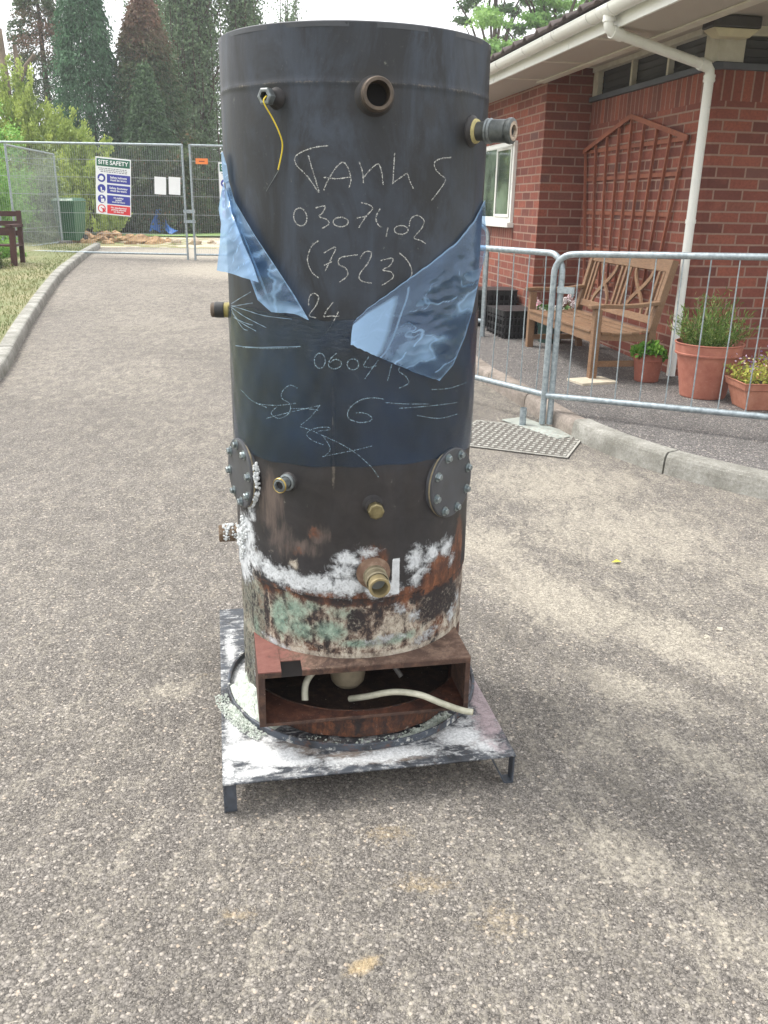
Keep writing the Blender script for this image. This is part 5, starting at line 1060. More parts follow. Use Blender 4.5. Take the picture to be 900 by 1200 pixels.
# ================================================================== PEDESTRIAN BARRIERS
k = NM('galvanised'); v = k.tc(); n = k.noise(40, 5, .65, v); n2 = k.noise(6, 3, .6, v)
c = k.mix(k.ramp(n, [(.35, 0.), (.65, 1.)]), srgb(128, 138, 142), srgb(164, 174, 178)); c = k.mix(k.ramp(n2, [(.55, 0.), (.75, .4)]), c, srgb(110, 112, 110)); k.set(color=c, metal=.45, rough=k.ramp(n, [(.3, .32), (.7, .5)])); M_galv = k.m
def barrier(label, p0, p1, L, zb0=.21, h=1.095, rise=0.0, nb=14, hook=False):
    p0 = Vector(p0); p1 = Vector(p1); d = (p1-p0); rz = math.atan2(d.y, d.x); t_ = thing('crowd_barrier', label, 'barrier', (p0.x, p0.y, p0.z), rz, 'galvanised pedestrian barriers')
    r = .0195; R = .115; f = lambda x: rise*x/L
    pts = [(0, 0, .02), (0, 0, .3), (0, 0, .7), (0, 0, h-R)]+[(R-R*math.cos(q), 0, h-R+R*math.sin(q)+f(R)*0) for q in np.linspace(.15, math.pi/2, 7)]
    pts += [(x, 0, h+f(x)) for x in np.linspace(R*1.6, L-R*1.6, 10)]+[(L-R+R*math.sin(q), 0, h+rise-R+R*math.cos(q)) for q in np.linspace(0, math.pi/2-.15, 7)]+[(L, 0, h+rise-R), (L, 0, .6+rise), (L, 0, .02+rise)]
    MB().tube(pts, r, 16).build('frame', M_galv, t_); MB().tube([(.015, 0, zb0), (L-.015, 0, zb0+rise)], r, 16).build('bottom_rail', M_galv, t_)
    for i in range(nb):
        x = (i+1)*L/(nb+1); MB().tube([(x, 0, zb0+f(x)), (x+random.uniform(-.006, .006), random.uniform(-.008, .008), (zb0+h)/2+f(x)), (x, 0, h+f(x))], .0042, 6, caps=False).build('bar', M_galv, t_)
    if hook: MB().box(.03, .14, -.010, .010, .86, .90).tube([(.13, 0, .90), (.13, 0, .84)], .008, 8).build('coupling_hook', M_galv, t_, bevel=.002)
    return t_
barrier('right hand galvanised barrier in front of the bench and pots', (1.030, 5.53, 0), (2.20, 4.87, 0), 2.3, rise=.060, hook=True)
barrier('middle galvanised barrier running from the foot plate back behind the tank', (1.078, 5.525, 0), (.50, 6.335, 0), 2.2, zb0=.205)
b3 = barrier('far galvanised barrier, only its post and lower rail showing beside the tank', (.95, 8.66, .11), (-.1, 9.1, .11), 2.2, zb0=.19)
# foot plate
fp = thing('barrier_foot', 'flat galvanised foot plate with a short stub under the meeting barriers', 'barrier foot', (1.0, 5.47, 0), math.atan2(5.209-5.732, 1.154-.844))
MB().box(-.28, .28, -.085, .085, .004, .012).build('plate', simple('zinc_plate', srgb(176, 182, 174), .5, .3, nscale=14, var=.2), fp, bevel=.002); MB().tube([(-.10, -.055, .010), (-.10, -.055, .125)], .022, 16, caps=False).build('stub', M_galv, fp)
# drain cover
k = NM('drain_iron'); v = k.tc(); n = k.noise(30, 5, .65, v); c = k.mix(k.ramp(n, [(.35, 0.), (.65, 1.)]), srgb(140, 138, 130), srgb(180, 178, 170)); k.set(color=c, rough=.7, metal=.1); k.bump(n, .001); M_dr = k.m
k = NM('drain_recess'); k.set(color=srgb(98, 94, 88), rough=.9); M_drr = k.m
dc = thing('drain_cover', 'grey chequered metal access cover set in the tarmac by the kerb', 'drain cover', (.83, 5.20, 0), R_(-22))
MB().box(-.37, .37, -.33, .33, .004, .007).build('recess', M_drr, dc); mb = MB()
mb.box(-.37, .37, -.33, -.318, .0075, .011); mb.box(-.37, .37, .318, .33, .0075, .011); mb.box(-.37, -.358, -.318, .318, .0075, .011); mb.box(.358, .37, -.318, .318, .0075, .011); mb.build('rim', M_dr, dc)
mb = MB()
for i in range(17):
    for j in range(13):
        x = -.344+i*.043; y = -.288+j*.048; q = .017; a, b = (.014, .007) if (i+j) % 2 else (.0085, .013); mb.box(x-a, x+a, y-b, y+b, .0072, .0125)
mb.build('tread', M_dr, dc)
# yellow leaf and grit on the drive
lf = MB().add([(-.02, 0, .004), (0, -.012, .010), (.022, .002, .006), (.004, .014, .012)], [(0, 1, 2, 3)]).build('fallen_leaf', simple('yellow_leaf', srgb(206, 196, 70), .6)); lf.location = gpt(722, 660); tag(lf, 'single small yellow leaf lying on the drive', 'leaf')
M_grit = simple('pale_grit', srgb(196, 188, 172), .9, nscale=60, var=.3)
for i, (px, py, s, lab) in enumerate([(843, 738, .014, 'white pebble on the right of the drive, farther of two'), (828, 747, .012, 'white pebble on the right of the drive, nearer of two')]):
    o = heap('pebble', lab, 'pebble', [(0, 0, .002, s)], M_grit, 40+i); p = gpt(px, py); o.location = p

# ================================================================== BACKGROUND
# site fence
M_mesh = simple('fence_wire', srgb(160, 166, 166), .5, .3, nscale=20, var=.1, bump=0)
def panel_f(label, p0, p1, name='site_fence_panel', mesh_gap=.040, group='mesh site fence panels'):
    p0 = Vector(p0); p1 = Vector(p1); d = p1-p0; L = math.hypot(d.x, d.y); t_ = thing(name, label, 'fence panel', p0, math.atan2(d.y, d.x), group); dz = p1.z-p0.z
    MB().tube([(0, 0, -.02), (0, 0, 2.0)], .021, 10).build('post', M_galv, t_); MB().tube([(L, 0, -.02+dz), (L, 0, 2.0+dz)], .021, 10).build('post', M_galv, t_); MB().tube([(0, 0, 1.985), (L, 0, 1.985+dz)], .021, 10).build('rail', M_galv, t_); MB().tube([(0, 0, .10), (L, 0, .10+dz)], .019, 10).build('rail', M_galv, t_)
    mb = MB(); n = int(L/mesh_gap)
    for i in range(1, n): x = i*L/n; mb.bar((x, 0, .10+dz*x/L), (x, 0, 1.98+dz*x/L), .0026, .0026)
    for z in (.45, .80, 1.12, 1.42, 1.72): mb.bar((0, .004, z), (L, .004, z+dz), .006, .007)
    mb.build('wire_mesh', M_mesh, t_); return t_
panel_f('wide mesh fence panel across the drive carrying the safety board', (-7.25, 16.82, .34), (-3.76, 16.70, .34))
panel_f('mesh fence panel right of the double post, half hidden by the tank', (-3.62, 16.70, .34), (-.12, 17.0, .34))
M_net = None
pf1 = panel_f('nearer left mesh panel in front of the hedge with its top above the shorter panel', (-10.6, 16.6, .34), (-7.33, 16.84, .34))
pf2 = panel_f('short mesh panel angled back beside the wheelie bin', (-7.32, 17.6, .34), (-7.62, 20.9, .34))
cp = thing('fence_clamp', 'steel clamp joining the two posts of the site fence', 'clamp', (-3.69, 16.70, 1.20), 0); MB().box(-.10, .10, -.03, .03, -.03, .03).box(-.10, .10, -.03, .03, -.20, -.15).bar((-.09, -.03, -.2), (-.06, -.03, .05), .03, .02).bar((.08, -.03, -.2), (.09, -.03, .05), .03, .02).build('jaw', M_galv, cp)
M_block = simple('fence_block', srgb(92, 88, 84), .9, nscale=10, var=.3)
for i, (x, y, lab) in enumerate([(-7.29, 16.83, 'dark rubber foot block at the left end of the wide fence panel'), (-7.60, 20.9, 'dark foot block under the fence panel beside the bin')]):
    o = MB().box(-.11, .11, -.33, .33, 0, .12).build('foot_block', M_block, None, bevel=.02); o.location = (x, y, .34); tag(o, lab, 'foot block')
# safety board
M_sw = simple('sign_white', srgb(226, 228, 228), .5, nscale=5, var=.04, bump=0); M_sg = simple('sign_green', srgb(28, 96, 74), .5, nscale=5, var=.06, bump=0); M_sb = simple('sign_blue', srgb(44, 52, 146), .5, nscale=5, var=.06, bump=0); M_sr = simple('sign_red', srgb(208, 48, 54), .5, nscale=5, var=.06, bump=0); M_grey = simple('sign_grey', srgb(120, 124, 130), .6, bump=0)
FR = Matrix(((1, 0, 0, 0), (0, 0, -1, 0), (0, 1, 0, 0), (0, 0, 0, 1)))       # text: x right, y up -> x right, z up
def safety_board(label, loc, rz, tiltr):
    t_ = thing('safety_sign', label, 'safety sign', loc, rz, 'site safety boards'); Rm = Matrix.Rotation(tiltr, 4, 'Y'); Wd, Hh = .64, .98
    def T(x, z, y=-.0125): return Rm @ Matrix.Translation((x, y, z)) @ FR
    MB().box(-Wd/2, Wd/2, -.005, 0, -Hh/2, Hh/2, M=Rm).build('board', M_sw, t_)
    MB().box(-.30, .30, -.009, -.0052, .335, .465, M=Rm).build('header', M_sg, t_)
    text_mesh('lettering', 'SITE SAFETY', .100, T(0, .400), M_sw, t_, bold=.002)
    mb = MB(); 
    for r, z in enumerate((.300, .272, .244)):
        x = -.27+.02*r
        while x < .25-.02*r: w_ = random.uniform(.02, .05); mb.box(x, min(x+w_, .26), -.0075, -.0052, z-.007, z+.007, M=Rm); x += w_+.012
    mb.build('small_print', M_grey, t_)
    for z, m, tx in ((.135, M_sb, 'Safety helmets\nmust be worn'), (-.045, M_sb, 'Safety footwear\nmust be worn'), (-.225, M_sb, 'Hi visibility\njackets\nmust be worn'), (-.395, M_sr, 'No unauthorised\npersons allowed\non this site')):
        MB().box(-.115, .305, -.009, -.0052, z-.075, z+.075, M=Rm).build('panel', m, t_); three = tx.count('\n') > 1
        text_mesh('lettering', tx, .041 if three else .052, T(.095, z), M_sw, t_, bold=.001)
        M = T(-.215, z, -.006); 
        MB().lathe([(0, .003), (.072, .003), (.072, 0)], 32, M=M).build('symbol_disc', m, t_)
        if m is M_sr: MB().lathe([(0, .0045), (.055, .0045)], 32, M=M).build('symbol_field', M_sw, t_); MB().bar((-.215-.042, -.0125, z+.042), (-.215+.042, -.0125, z-.042), .004, .014, up=(1, 0, 1)).box(-.233, -.197, -.0118, -.0112, z-.04, z+.025).build('symbol', M_sr, t_)
        else:
            h = MB()
            if z > .1: h.lathe([(0, .005), (.040, .005)], 24, M=T(-.215, z-.004, -.006)).box(-.262, -.168, -.0125, -.011, z-.006, z+.004)
            elif z > -.1: h.box(-.235, -.212, -.0118, -.011, z-.03, z+.04).box(-.235, -.175, -.0118, -.011, z-.04, z-.015)
            else: h.box(-.245, -.185, -.0118, -.011, z-.04, z+.02).lathe([(0, .005), (.018, .005)], 16, M=T(-.215, z+.035, -.006))
            h.build('symbol', M_sw, t_)
    return t_
sg = safety_board('white, green and blue SITE SAFETY board fixed to the mesh fence', (-5.055, 16.72, 1.60), 0, R_(4.5))
sg2 = safety_board('second safety board on the fence, mostly hidden behind the tank', (-2.80, 16.72, 1.56), 0, R_(0))
for i, (x, lab) in enumerate([(-4.19, 'left hand of two white paper notices on the site fence'), (-3.93, 'right hand of two white paper notices on the site fence')]):
    o = MB().box(-.105, .105, -.002, 0, -.15, .15).build('paper_notice', M_sw, None); o.location = (x, 16.69, 1.635); o.rotation_euler = (0, R_(3), 0); tag(o, lab, 'notice', 'white paper notices')
o = thing('orange_tag', 'small orange label plate near the top of the right fence panel', 'label', (-3.41, 16.68, 2.06), 0); MB().box(-.11, .11, -.003, 0, -.048, .048).build('plate', simple('tag_orange', srgb(226, 126, 60), .5, nscale=8, var=.05, bump=0), o); MB().box(-.05, .05, -.0045, -.0032, -.01, .006).build('print', simple('tag_print', srgb(120, 60, 40), .6, bump=0), o)
# wheelie bin
M_bin = simple('bin_green', srgb(30, 88, 56), .45, nscale=10, var=.12)
bn = thing('wheelie_bin', 'green two-wheeled rubbish bin standing behind the fence on the left', 'bin', (-7.98, 22.6, .37), R_(-8))
mb = MB(); a = [(-.21, -.21), (.21, -.21), (.21, .24), (-.21, .24)]; b = [(-.285, -.30), (.285, -.30), (.285, .34), (-.285, .34)]
mb.add([(x, y, .04) for x, y in a]+[(x, y, .96) for x, y in b], [(3, 2, 1, 0), (4, 5, 6, 7)]+[(i, (i+1) % 4, 4+(i+1) % 4, 4+i) for i in range(4)])
for i in range(7): t_ = -.16+i*.053; mb.bar((t_, -.222, .10), (t_*1.3, -.302, .84), .014, .014)
mb.box(-.30, .30, -.315, -.295, .90, .965); mb.build('body', M_bin, bn, bevel=.01)
mb = MB(); mb.add([(-.31, -.34, .962), (.31, -.34, .962), (.31, .36, .972), (-.31, .36, .972), (-.25, -.27, 1.03), (.25, -.27, 1.03), (.25, .30, 1.05), (-.25, .30, 1.05)], [(0, 3, 2, 1), (4, 5, 6, 7), (0, 1, 5, 4), (1, 2, 6, 5), (2, 3, 7, 6), (3, 0, 4, 7)]); mb.build('lid', M_bin, bn, bevel=.015)
for x in (-.25, .25): MB().lathe([(0, -.02), (.10, -.02), (.10, .02), (0, .02)], 20, M=Matrix.Translation((x, .22, .08)) @ Matrix.Rotation(math.pi/2, 4, 'Y')).build('wheel', M_blk, bn)
# old brown bench end at the left edge
M_old = simple('old_brown_wood', srgb(72, 44, 38), .8, nscale=14, var=.3, bump=.002)
ob = thing('wooden_seat', 'weathered reddish brown wooden seat at the left edge on the dry lawn', 'bench', (-6.55, 14.45, .33), R_(6))
for x in (.52, -.9): 
    MB().bar((x, -.25, 0), (x+.03, -.25, .60), .09, .06, up=(0, 1, 0)).build('leg', M_old, ob, bevel=.004); MB().bar((x, .22, 0), (x, .30, .85), .07, .06, up=(0, 1, 0)).build('leg', M_old, ob, bevel=.004); MB().box(x-.05, x+.05, -.32, .30, .60, .645).build('armrest', M_old, ob, bevel=.004)
for i in range(4): MB().box(-.92, .56, -.25+i*.12, -.15+i*.12, .31, .335).build('seat_slat', M_old, ob)
MB().box(-.92, .60, -.30, -.265, .555, .60).build('front_rail', M_old, ob)
for z in (.5, .65, .8): MB().box(-.9, .54, .27, .295, z-.04, z+.04).build('back_slat', M_old, ob)

# blue sheet and blue low fence beyond
M_blue = simple('blue_tarp', srgb(50, 110, 186), .45, nscale=3, var=.25, bump=.01)
xs = np.linspace(0, 1, 30); ys = np.linspace(0, 1, 20); X, Yg = np.meshgrid(xs, ys); P = np.stack([-8.0+X*(1.0-.45*Yg)+.15*Yg, 30+.3*np.sin(X*6)+Yg*.5, .42+Yg*.72*(1-.85*X**1.2)+.05*np.sin(X*14+Yg*6)], -1)
tag(grid_obj('tarpaulin', P, M_blue), 'bright blue sheet heaped on the ground beyond the site fence', 'tarpaulin')
bf = thing('blue_fence', 'low blue netting fence far beyond the site fence', 'fence', (-8.6, 37, .35), R_(3)); mb = MB()
xs = np.linspace(0, 8.5, 60); ys = np.linspace(0, 1, 8); X, Yg = np.meshgrid(xs, ys); grid_obj('netting', np.stack([X, .08*np.sin(X*2.3), .05+Yg*(.72+.06*np.sin(X*1.3))], -1), simple('blue_netting', srgb(52, 84, 140), .7, nscale=6, var=.4), bf)
for i in range(5): MB().tube([(i*2.1, .02, 0), (i*2.1, .02, 1.0)], .025, 8).build('post', M_old, bf)
xs = np.linspace(-10, -1.5, 30); ys = np.linspace(28, 42, 20); X, Yg = np.meshgrid(xs, ys)
k = NM('lawn_green'); v = k.tc(); n = k.noise(4, 6, .7, v); k.set(color=k.mix(n, srgb(84, 118, 50), srgb(140, 164, 88)), rough=.95); k.bump(n, .03); struct(grid_obj('far_lawn', np.stack([X, Yg, .375+.02*np.sin(X)], -1), k.m))
# ------------------------------------------------------------------ trees
M_bark = simple('bark', srgb(86, 74, 62), .95, nscale=8, var=.4, bump=.01); M_barkp = simple('bark_pale', srgb(126, 112, 98), .95, nscale=3, var=.5, bump=.03, col2=srgb(74, 66, 58))
def tree_root(name, label, cat, x, y, group=None): return thing(name, label, cat, (x, y, tz(y)), 0, group)
def conifer(label, x, y, h, r, mat, seed, n=800, per=58, brown=None, name='conifer', droop=.5, leafL=(.07, .17), trunk=True, zmin=.03, power=.75):
    rng = np.random.default_rng(seed); t_ = tree_root(name, label, 'tree', x, y)
    zs_ = h*(zmin+(1-zmin)*rng.random(n)**.85); az = rng.random(n)*6.283; lump = 1+.16*np.sin(az*3+zs_*1.1+seed)+.12*np.sin(az*5-zs_*2.3)
    R = r*np.clip(1-zs_/h, 0.02, 1)**power*lump; bt = rng.random(n)
    C, D, Rr, G = [], [], [], []
    for i in range(n):
        m = per; t0 = rng.uniform(.30, 1.0, m)**.6; o = np.array([math.cos(az[i]), math.sin(az[i]), 0]); rad = R[i]*t0
        spread = .10+.22*(t0**1.5)*min(1, R[i]); z = zs_[i]-droop*.35*rad*t0+rng.normal(0, .10, m); tang = np.array([-o[1], o[0], 0])
        P = o[None]*rad[:, None]+tang[None]*rng.normal(0, 1, m)[:, None]*spread[:, None]; P[:, 2] = z; C.append(P)
        D.append(o[None]*.8+np.array([0, 0, -droop*1.2])+rng.normal(0, .45, (m, 3))); Rr.append(np.clip(bt[i]*.7+rng.random(m)*.35-.1, 0, 1))
        G.append(np.full(m, 0.0) if brown is None else np.clip((brown(az[i], zs_[i]/h)+rng.normal(0, .15, m)), 0, 1))
    C = np.concatenate(C); D = np.concatenate(D); N = len(C)
    leaf_obj('crown', C, D, rng.uniform(*leafL, N), rng.uniform(.035, .07, N), mat, t_, R0=np.concatenate(Rr), G0=np.concatenate(G), rng=rng)
    if trunk: MB().tube([(0, 0, -.1), (.05, 0, h*.5), (0, .03, h*.97)], [r*.07+.05, r*.04+.03, .015], 8).build('trunk', M_bark, t_)
    return t_
def column_tree(label, x, y, h, r, mat, seed, nb=46, per=420, name='poplar', leaf=.15, gap=.5):
    """poplar: many upright branches with sky showing between them"""
    rng = np.random.default_rng(seed); t_ = tree_root(name, label, 'tree', x, y); mb = MB(); mb.tube([(0, 0, -.1), (0, 0, h*.5), (0, 0, h*.92)], [.22, .14, .02], 8); C, D, Rr = [], [], []
    for i in range(nb):
        az = rng.random()*6.283; z0 = h*rng.uniform(.04, .72); ln = min(h*rng.uniform(.22, .42), (h-z0)*1.02); rr = r*rng.uniform(.35, 1.0)*(1-.45*(z0/h)); b = rng.random()
        p0 = np.array([0, 0, z0]); p1 = np.array([rr*math.cos(az), rr*math.sin(az), z0+ln*.45]); p2 = np.array([rr*.95*math.cos(az), rr*.95*math.sin(az), z0+ln])
        mb.tube([tuple(p0), tuple(p1), tuple(p2)], [.05, .03, .008], 5)
        m = per; s = rng.random(m)**.8; P = (1-s)[:, None]**2*p0+2*(s*(1-s))[:, None]*p1+(s**2)[:, None]*p2; w_ = (.07+.26*np.sin(np.clip(s*1.15, 0, 1)*math.pi))*(r/1.2)
        P = P+rng.normal(0, 1, (m, 3))*w_[:, None]*np.array([1, 1, .9]); P = P+.10*np.sin(P[:, [1, 2, 0]]*7.3+i)
        C.append(P); D.append(rng.normal(0, .6, (m, 3))+[0, 0, .5]); Rr.append(np.clip(b*.5+rng.random(m)*.55, 0, 1))
    C = np.concatenate(C); D = np.concatenate(D); N = len(C)
    leaf_obj('crown', C, D, rng.uniform(leaf*.6, leaf, N), rng.uniform(leaf*.4, leaf*.7, N), mat, t_, R0=np.concatenate(Rr), rng=rng); mb.build('trunk', M_bark, t_); return t_
def bush(label, x, y, rx, ry, h, mat, seed, n=260, per=60, name='bush', leaf=(.05, .12), tips=False, cat='shrub', zb=0.0, group=None, trunk=True, wd=.5):
    rng = np.random.default_rng(seed); t_ = thing(name, label, cat, (x, y, tz(y)+zb), 0, group); C, D, Rr = [], [], []
    for i in range(n):
        d = rng.normal(size=3); d[2] = abs(d[2]); d /= np.linalg.norm(d); q = rng.uniform(.55, 1.0)*(1+.16*math.sin(d[0]*6+seed)+.14*math.sin(d[2]*7+d[1]*5)); c = np.array([d[0]*rx*q, d[1]*ry*q, .04*h+d[2]*h*q*.94]); b = rng.random(); m = per; s = rng.uniform(.09, .20)*min(1.3, (rx+h)/2)
        if tips:
            ln = rng.uniform(.2, .5); ax = d*.7+np.array([0, 0, .8]); ax /= np.linalg.norm(ax); P = c+ax[None]*(rng.random(m)*ln)[:, None]+rng.normal(0, .055, (m, 3)); dd = ax[None]+rng.normal(0, .4, (m, 3))
        else: P = c+rng.normal(0, s*.6, (m, 3)); dd = rng.normal(0, 1, (m, 3))
        P[:, 2] = np.maximum(P[:, 2], .01); C.append(P); D.append(dd); Rr.append(np.clip(b*.55+rng.random(m)*.5, 0, 1))
    C = np.concatenate(C); D = np.concatenate(D); N = len(C); L = rng.uniform(*leaf, N)
    leaf_obj('foliage', C, D, L, L*wd, mat, t_, R0=np.concatenate(Rr), G0=(rng.random(N) < .06)*1.0, rng=rng)
    if trunk: 
        mb = MB()
        for i in range(5): az = i*1.3; mb.tube([(.05*math.cos(az), .05*math.sin(az), -.03), (rx*.35*math.cos(az), ry*.35*math.sin(az), h*.7)], [.03, .01], 5)
        mb.build('stems', M_bark, t_)
    return t_
def clump_tree(label, x, y, h, mat, seed, clumps, name='broadleaf_tree', per=700, leaf=(.10, .2), trunk_r=.18, flat=.6, mb_mat=None):
    """open crown: clumps = (dx, dy, z, r) with branches reaching them"""
    rng = np.random.default_rng(seed); t_ = tree_root(name, label, 'tree', x, y); mb = MB(); mb.tube([(0, 0, -.1), (.1, 0, h*.45), (0, .1, h*.9)], [trunk_r, trunk_r*.7, .04], 8); C, Rr = [], []
    for (dx, dy, z, r) in clumps:
        mb.tube([(0, 0, max(.5, z*.62)), (dx*.5, dy*.5, z*.86), (dx, dy, z)], [.07, .045, .015], 5); b = rng.random()
        for s in range(7):
            o = rng.normal(0, .5, 3)*r*np.array([1, 1, flat]); m = per//7; P = np.array([dx, dy, z])+o+rng.normal(0, .30, (m, 3))*r*np.array([1.0, 1.0, flat*.7]); C.append(P); Rr.append(np.clip(b*.3+rng.random()*.3+rng.random(m)*.45, 0, 1))
    C = np.concatenate(C); N = len(C); L = rng.uniform(*leaf, N); leaf_obj('crown', C, rng.normal(size=(N, 3)), L, L*.55, mat, t_, R0=np.concatenate(Rr), rng=rng); mb.build('trunk', mb_mat or M_bark, t_); return t_

L_con = leaf_mat('conifer_leaf', srgb(48, 72, 50), srgb(98, 126, 86), srgb(128, 98, 82)); L_conB = leaf_mat('blue_conifer_leaf', srgb(48, 78, 56), srgb(100, 140, 102)); L_pop = leaf_mat('poplar_leaf', srgb(74, 98, 70), srgb(128, 150, 112))
L_yel = leaf_mat('golden_leaf', srgb(110, 134, 62), srgb(184, 198, 108)); L_lime = leaf_mat('lime_leaf', srgb(84, 134, 56), srgb(158, 200, 104)); L_dk = leaf_mat('dark_shrub_leaf', srgb(46, 56, 40), srgb(96, 112, 76), srgb(120, 96, 70)); L_pine = leaf_mat('pine_leaf', srgb(70, 98, 66), srgb(116, 146, 98)); L_ash = leaf_mat('ash_leaf', srgb(96, 142, 70), srgb(164, 200, 120))

conifer('dark conifer with a rusty dead patch at far left behind the blue-green one', -13.9, 38, 10.8, 2.3, L_con, 1, n=700, brown=lambda a, q: .9*math.exp(-((q-.66)/.08)**2)*(math.cos(a+1.1) > .3)+.03)
conifer('big blue-green drooping conifer standing second from the left', -10.9, 34, 10.6, 1.85, L_conB, 2, n=1100, droop=.9)
conifer('conifer with a large dead red-brown top between the blue-green one and the poplars', -8.9, 34.5, 8.0, 2.0, L_con, 3, n=1100, brown=lambda a, q: .9/(1+math.exp(-(q-.80)*18))+.04+.35*(math.sin(a*3+q*9) > .85), power=.6)
column_tree('slim poplar showing its tip behind the brown-topped conifer', -10.3, 41, 11.2, 1.1, L_pop, 4, nb=36, per=300)
column_tree('tall broad poplar with sky showing through, just left of the tank', -7.85, 38, 11.8, 1.75, L_pop, 5, nb=120, per=330)
column_tree('poplar close beside the tank edge, right of the tall broad one', -6.1, 39, 11.2, 1.1, L_pop, 6, nb=64, per=330)
column_tree('small far poplar tip peeping over the top of the tank', -5.3, 48, 11.3, 1.0, L_pop, 7, nb=36, per=260)
conifer('mid green conifer low down between the poplars and the brown-topped one', -8.3, 32, 5.2, 1.4, L_con, 8, n=600)
bush('golden green feathery conifer shrub left of the drive behind the fence', -11.5, 29.0, 2.5, 1.4, 4.3, L_yel, 9, n=900, per=80, tips=True, name='golden_shrub', leaf=(.06, .14))
bush('lower golden green shrub leaning behind the safety board', -9.35, 28.2, .85, 1.0, 2.5, L_yel, 10, n=300, per=60, tips=True, name='golden_shrub', leaf=(.06, .13))
bush('bright lime green hedge at the left edge behind the mesh panel', -9.7, 20.6, 1.75, 1.8, 2.9, L_lime, 11, n=520, per=60, name='hedge', cat='hedge', leaf=(.05, .10))
bush('pale green straggly bush between the hedge and the bin', -8.75, 22.9, .62, .6, 1.9, leaf_mat('sage_leaf', srgb(88, 106, 74), srgb(150, 166, 122)), 12, n=160, per=50, leaf=(.05, .10))
for i, (x, y, rx, h, lab) in enumerate([(-9.0, 30.6, 1.2, 2.5, 'dark bush behind the fence nearest the bin'), (-7.3, 31.2, 1.3, 2.9, 'dark bush behind the lower half of the safety board'), (-5.7, 32.5, 1.2, 2.7, 'dark bush directly behind the two white notices'), (-10.6, 32, 1.4, 2.6, 'dark bush under the blue-green conifer'), (-4.6, 44, 1.8, 2.9, 'far dark bush behind the double fence post'), (-7.8, 43, 1.8, 3.0, 'far dark bush below the tall poplar')]):
    bush(lab, x, y, rx, 1.0, h, L_dk, 30+i, n=300, per=60, leaf=(.07, .15), name='dark_bush', group='dark bushes beyond the fence')
bush('small leafy plant on the ground behind the wooden seat', -6.9, 15.6, .5, .4, .5, L_lime, 50, n=60, per=40, leaf=(.03, .07), name='low_plant', cat='plant', zb=.08, trunk=False)
bush('dark low plant at the foot of the wooden seat', -6.35, 13.9, .4, .3, .35, leaf_mat('low_leaf', srgb(70, 84, 50), srgb(120, 132, 80), srgb(150, 120, 90)), 51, n=50, per=40, leaf=(.03, .06), name='low_plant', cat='plant', zb=.08, trunk=False)
bush('grey green weeds at the fence foot left of the bin', -8.15, 20.6, .5, .4, .5, leaf_mat('weed_leaf', srgb(84, 96, 66), srgb(140, 150, 110)), 52, n=60, per=40, leaf=(.04, .08), name='low_plant', cat='plant', trunk=False)
# cut trunks at the far left
for i, (pts, rr, lab) in enumerate([([(-12.5, 31, .3), (-12.6, 31, 4.6), (-12.65, 31, 6.5)], [.16, .13, .10], 'tall cut bare trunk at the extreme left edge'), ([(-12.3, 31.4, .3), (-12.3, 31.4, 4.3), (-12.35, 31.4, 6.1)], [.14, .09, .07], 'middle one of the three cut bare trunks'), ([(-12.4, 30.8, .3), (-12.2, 30.8, 4.5), (-11.5, 30.8, 5.75)], [.13, .09, .06], 'slanting cut bare trunk, right of the other two')]):
    t_ = thing('bare_trunk', lab, 'tree', pts[0], 0, 'cut bare trunks'); b = Vector(pts[0]); MB().tube([Vector(p)-b for p in hermite(pts, 5)], list(np.interp(np.linspace(0, 1, 11), [0, .5, 1], rr)), 9).build('trunk', M_barkp, t_)
# trees over the roof on the right
rng = np.random.default_rng(77)
cl = [(-1.6, 0, 10.6, .8), (-.6, .2, 11.0, .9), (.5, -.2, 10.3, .8), (-1.0, 0, 9.5, .7), (.2, .1, 9.0, .6), (1.2, 0, 9.6, .6), (-2.1, 0, 9.9, .5), (-.2, 0, 11.8, .8), (1.6, .2, 10.6, .6), (.9, 0, 8.3, .5), (-1.4, 0, 8.6, .4)]
clump_tree('tall dark pine showing above the roof just right of the tank', 4.4, 42, 11.6, L_pine, 70, cl, name='pine_tree', per=800, leaf=(.09, .18), trunk_r=.12, flat=.45)
cl = [(rng.uniform(-2.4, 2.6), rng.uniform(-1, 1), rng.uniform(6.4, 10.2), rng.uniform(.55, .9)) for i in range(24)]
clump_tree('bright green feathery tree above the tiled roof', 6.3, 38, 9.6, L_ash, 71, cl, per=1000, leaf=(.10, .2), flat=.4)
cl = [(rng.uniform(-2.5, 2.5), rng.uniform(-1, 1), rng.uniform(7.6, 11.0), rng.uniform(.5, .9)) for i in range(20)]
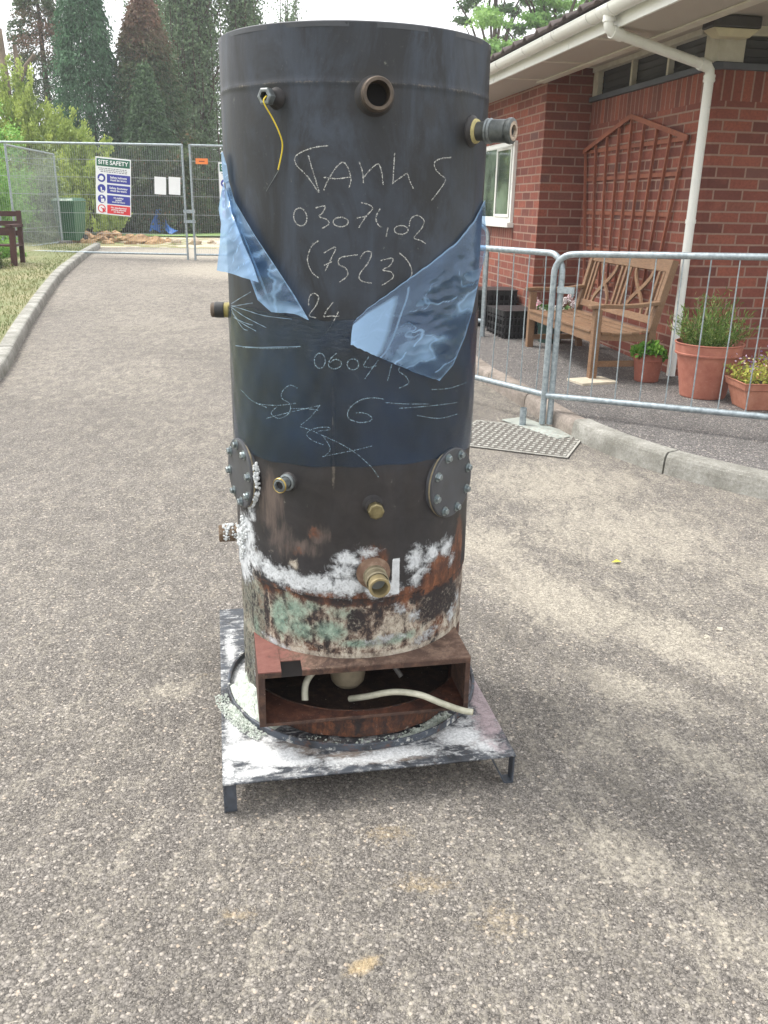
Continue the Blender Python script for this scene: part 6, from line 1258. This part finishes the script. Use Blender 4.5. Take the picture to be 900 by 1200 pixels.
clump_tree('second bright green tree higher up the roof line, right of the first', 9.9, 40, 10.4, L_ash, 72, cl, per=1000, leaf=(.10, .2), flat=.4)
# far mass of trees closing the horizon
rng = np.random.default_rng(5); C = []
for i in range(900):
    x = rng.uniform(-60, 60); hh = 3.4+1.0*math.sin(x*.35)+.7*math.sin(x*1.1+2); C.append(np.array([x, 62+rng.uniform(-2, 2), .3+hh*rng.random()])+rng.normal(0, .45, (30, 3)))
C = np.concatenate(C); o = leaf_obj('distant_trees', C, rng.normal(size=(len(C), 3)), rng.uniform(.25, .5, len(C)), .28, L_dk, None, rng=rng); tag(o, 'far belt of dark trees beyond the site', 'trees', kind='stuff')
# grass tufts on the dry verge
rng = np.random.default_rng(15); N = 26000; y = 6+14*rng.random(N)**1.3; x = np.interp(y, kl[:, 1], kl[:, 0])-.16-3.6*rng.random(N)**1.2; keep_ = (x > -9.5); x, y = x[keep_], y[keep_]
patch = .5+.5*np.sin(x*2.2+y*.9)*np.cos(y*1.4-x); m_ = rng.random(len(x)) < (.35+.65*patch); x, y, patch = x[m_], y[m_], patch[m_]; N = len(x); z = tzv(y)+.10
L = rng.uniform(.03, .075, N); o = leaf_obj('grass', np.stack([x, y, z], 1), np.c_[rng.normal(0, .5, (N, 2)), np.ones(N)], L, .010, leaf_mat('dry_grass', srgb(96, 110, 62), srgb(146, 142, 104), srgb(82, 104, 56)), None, G0=(patch > .7)*rng.random(N), rng=rng); tag(o, 'thin dry grass of the left verge', 'grass', kind='stuff')

# ------------------------------------------------------------------ haze
hz = MB().box(-156, 156, -66, 156, -1.1, 16).build('haze', None or bpy.data.materials.new('haze_air')); hm = hz.data.materials[0]; hm.use_nodes = True; hn = hm.node_tree; hn.nodes.clear()
ho = hn.nodes.new('ShaderNodeOutputMaterial'); hv = hn.nodes.new('ShaderNodeVolumePrincipled'); hv.inputs['Color'].default_value = (.92, .94, .96, 1); hv.inputs['Density'].default_value = .0017; hn.links.new(hv.outputs[0], ho.inputs['Volume'])
tag(hz, None, None, kind='stuff')
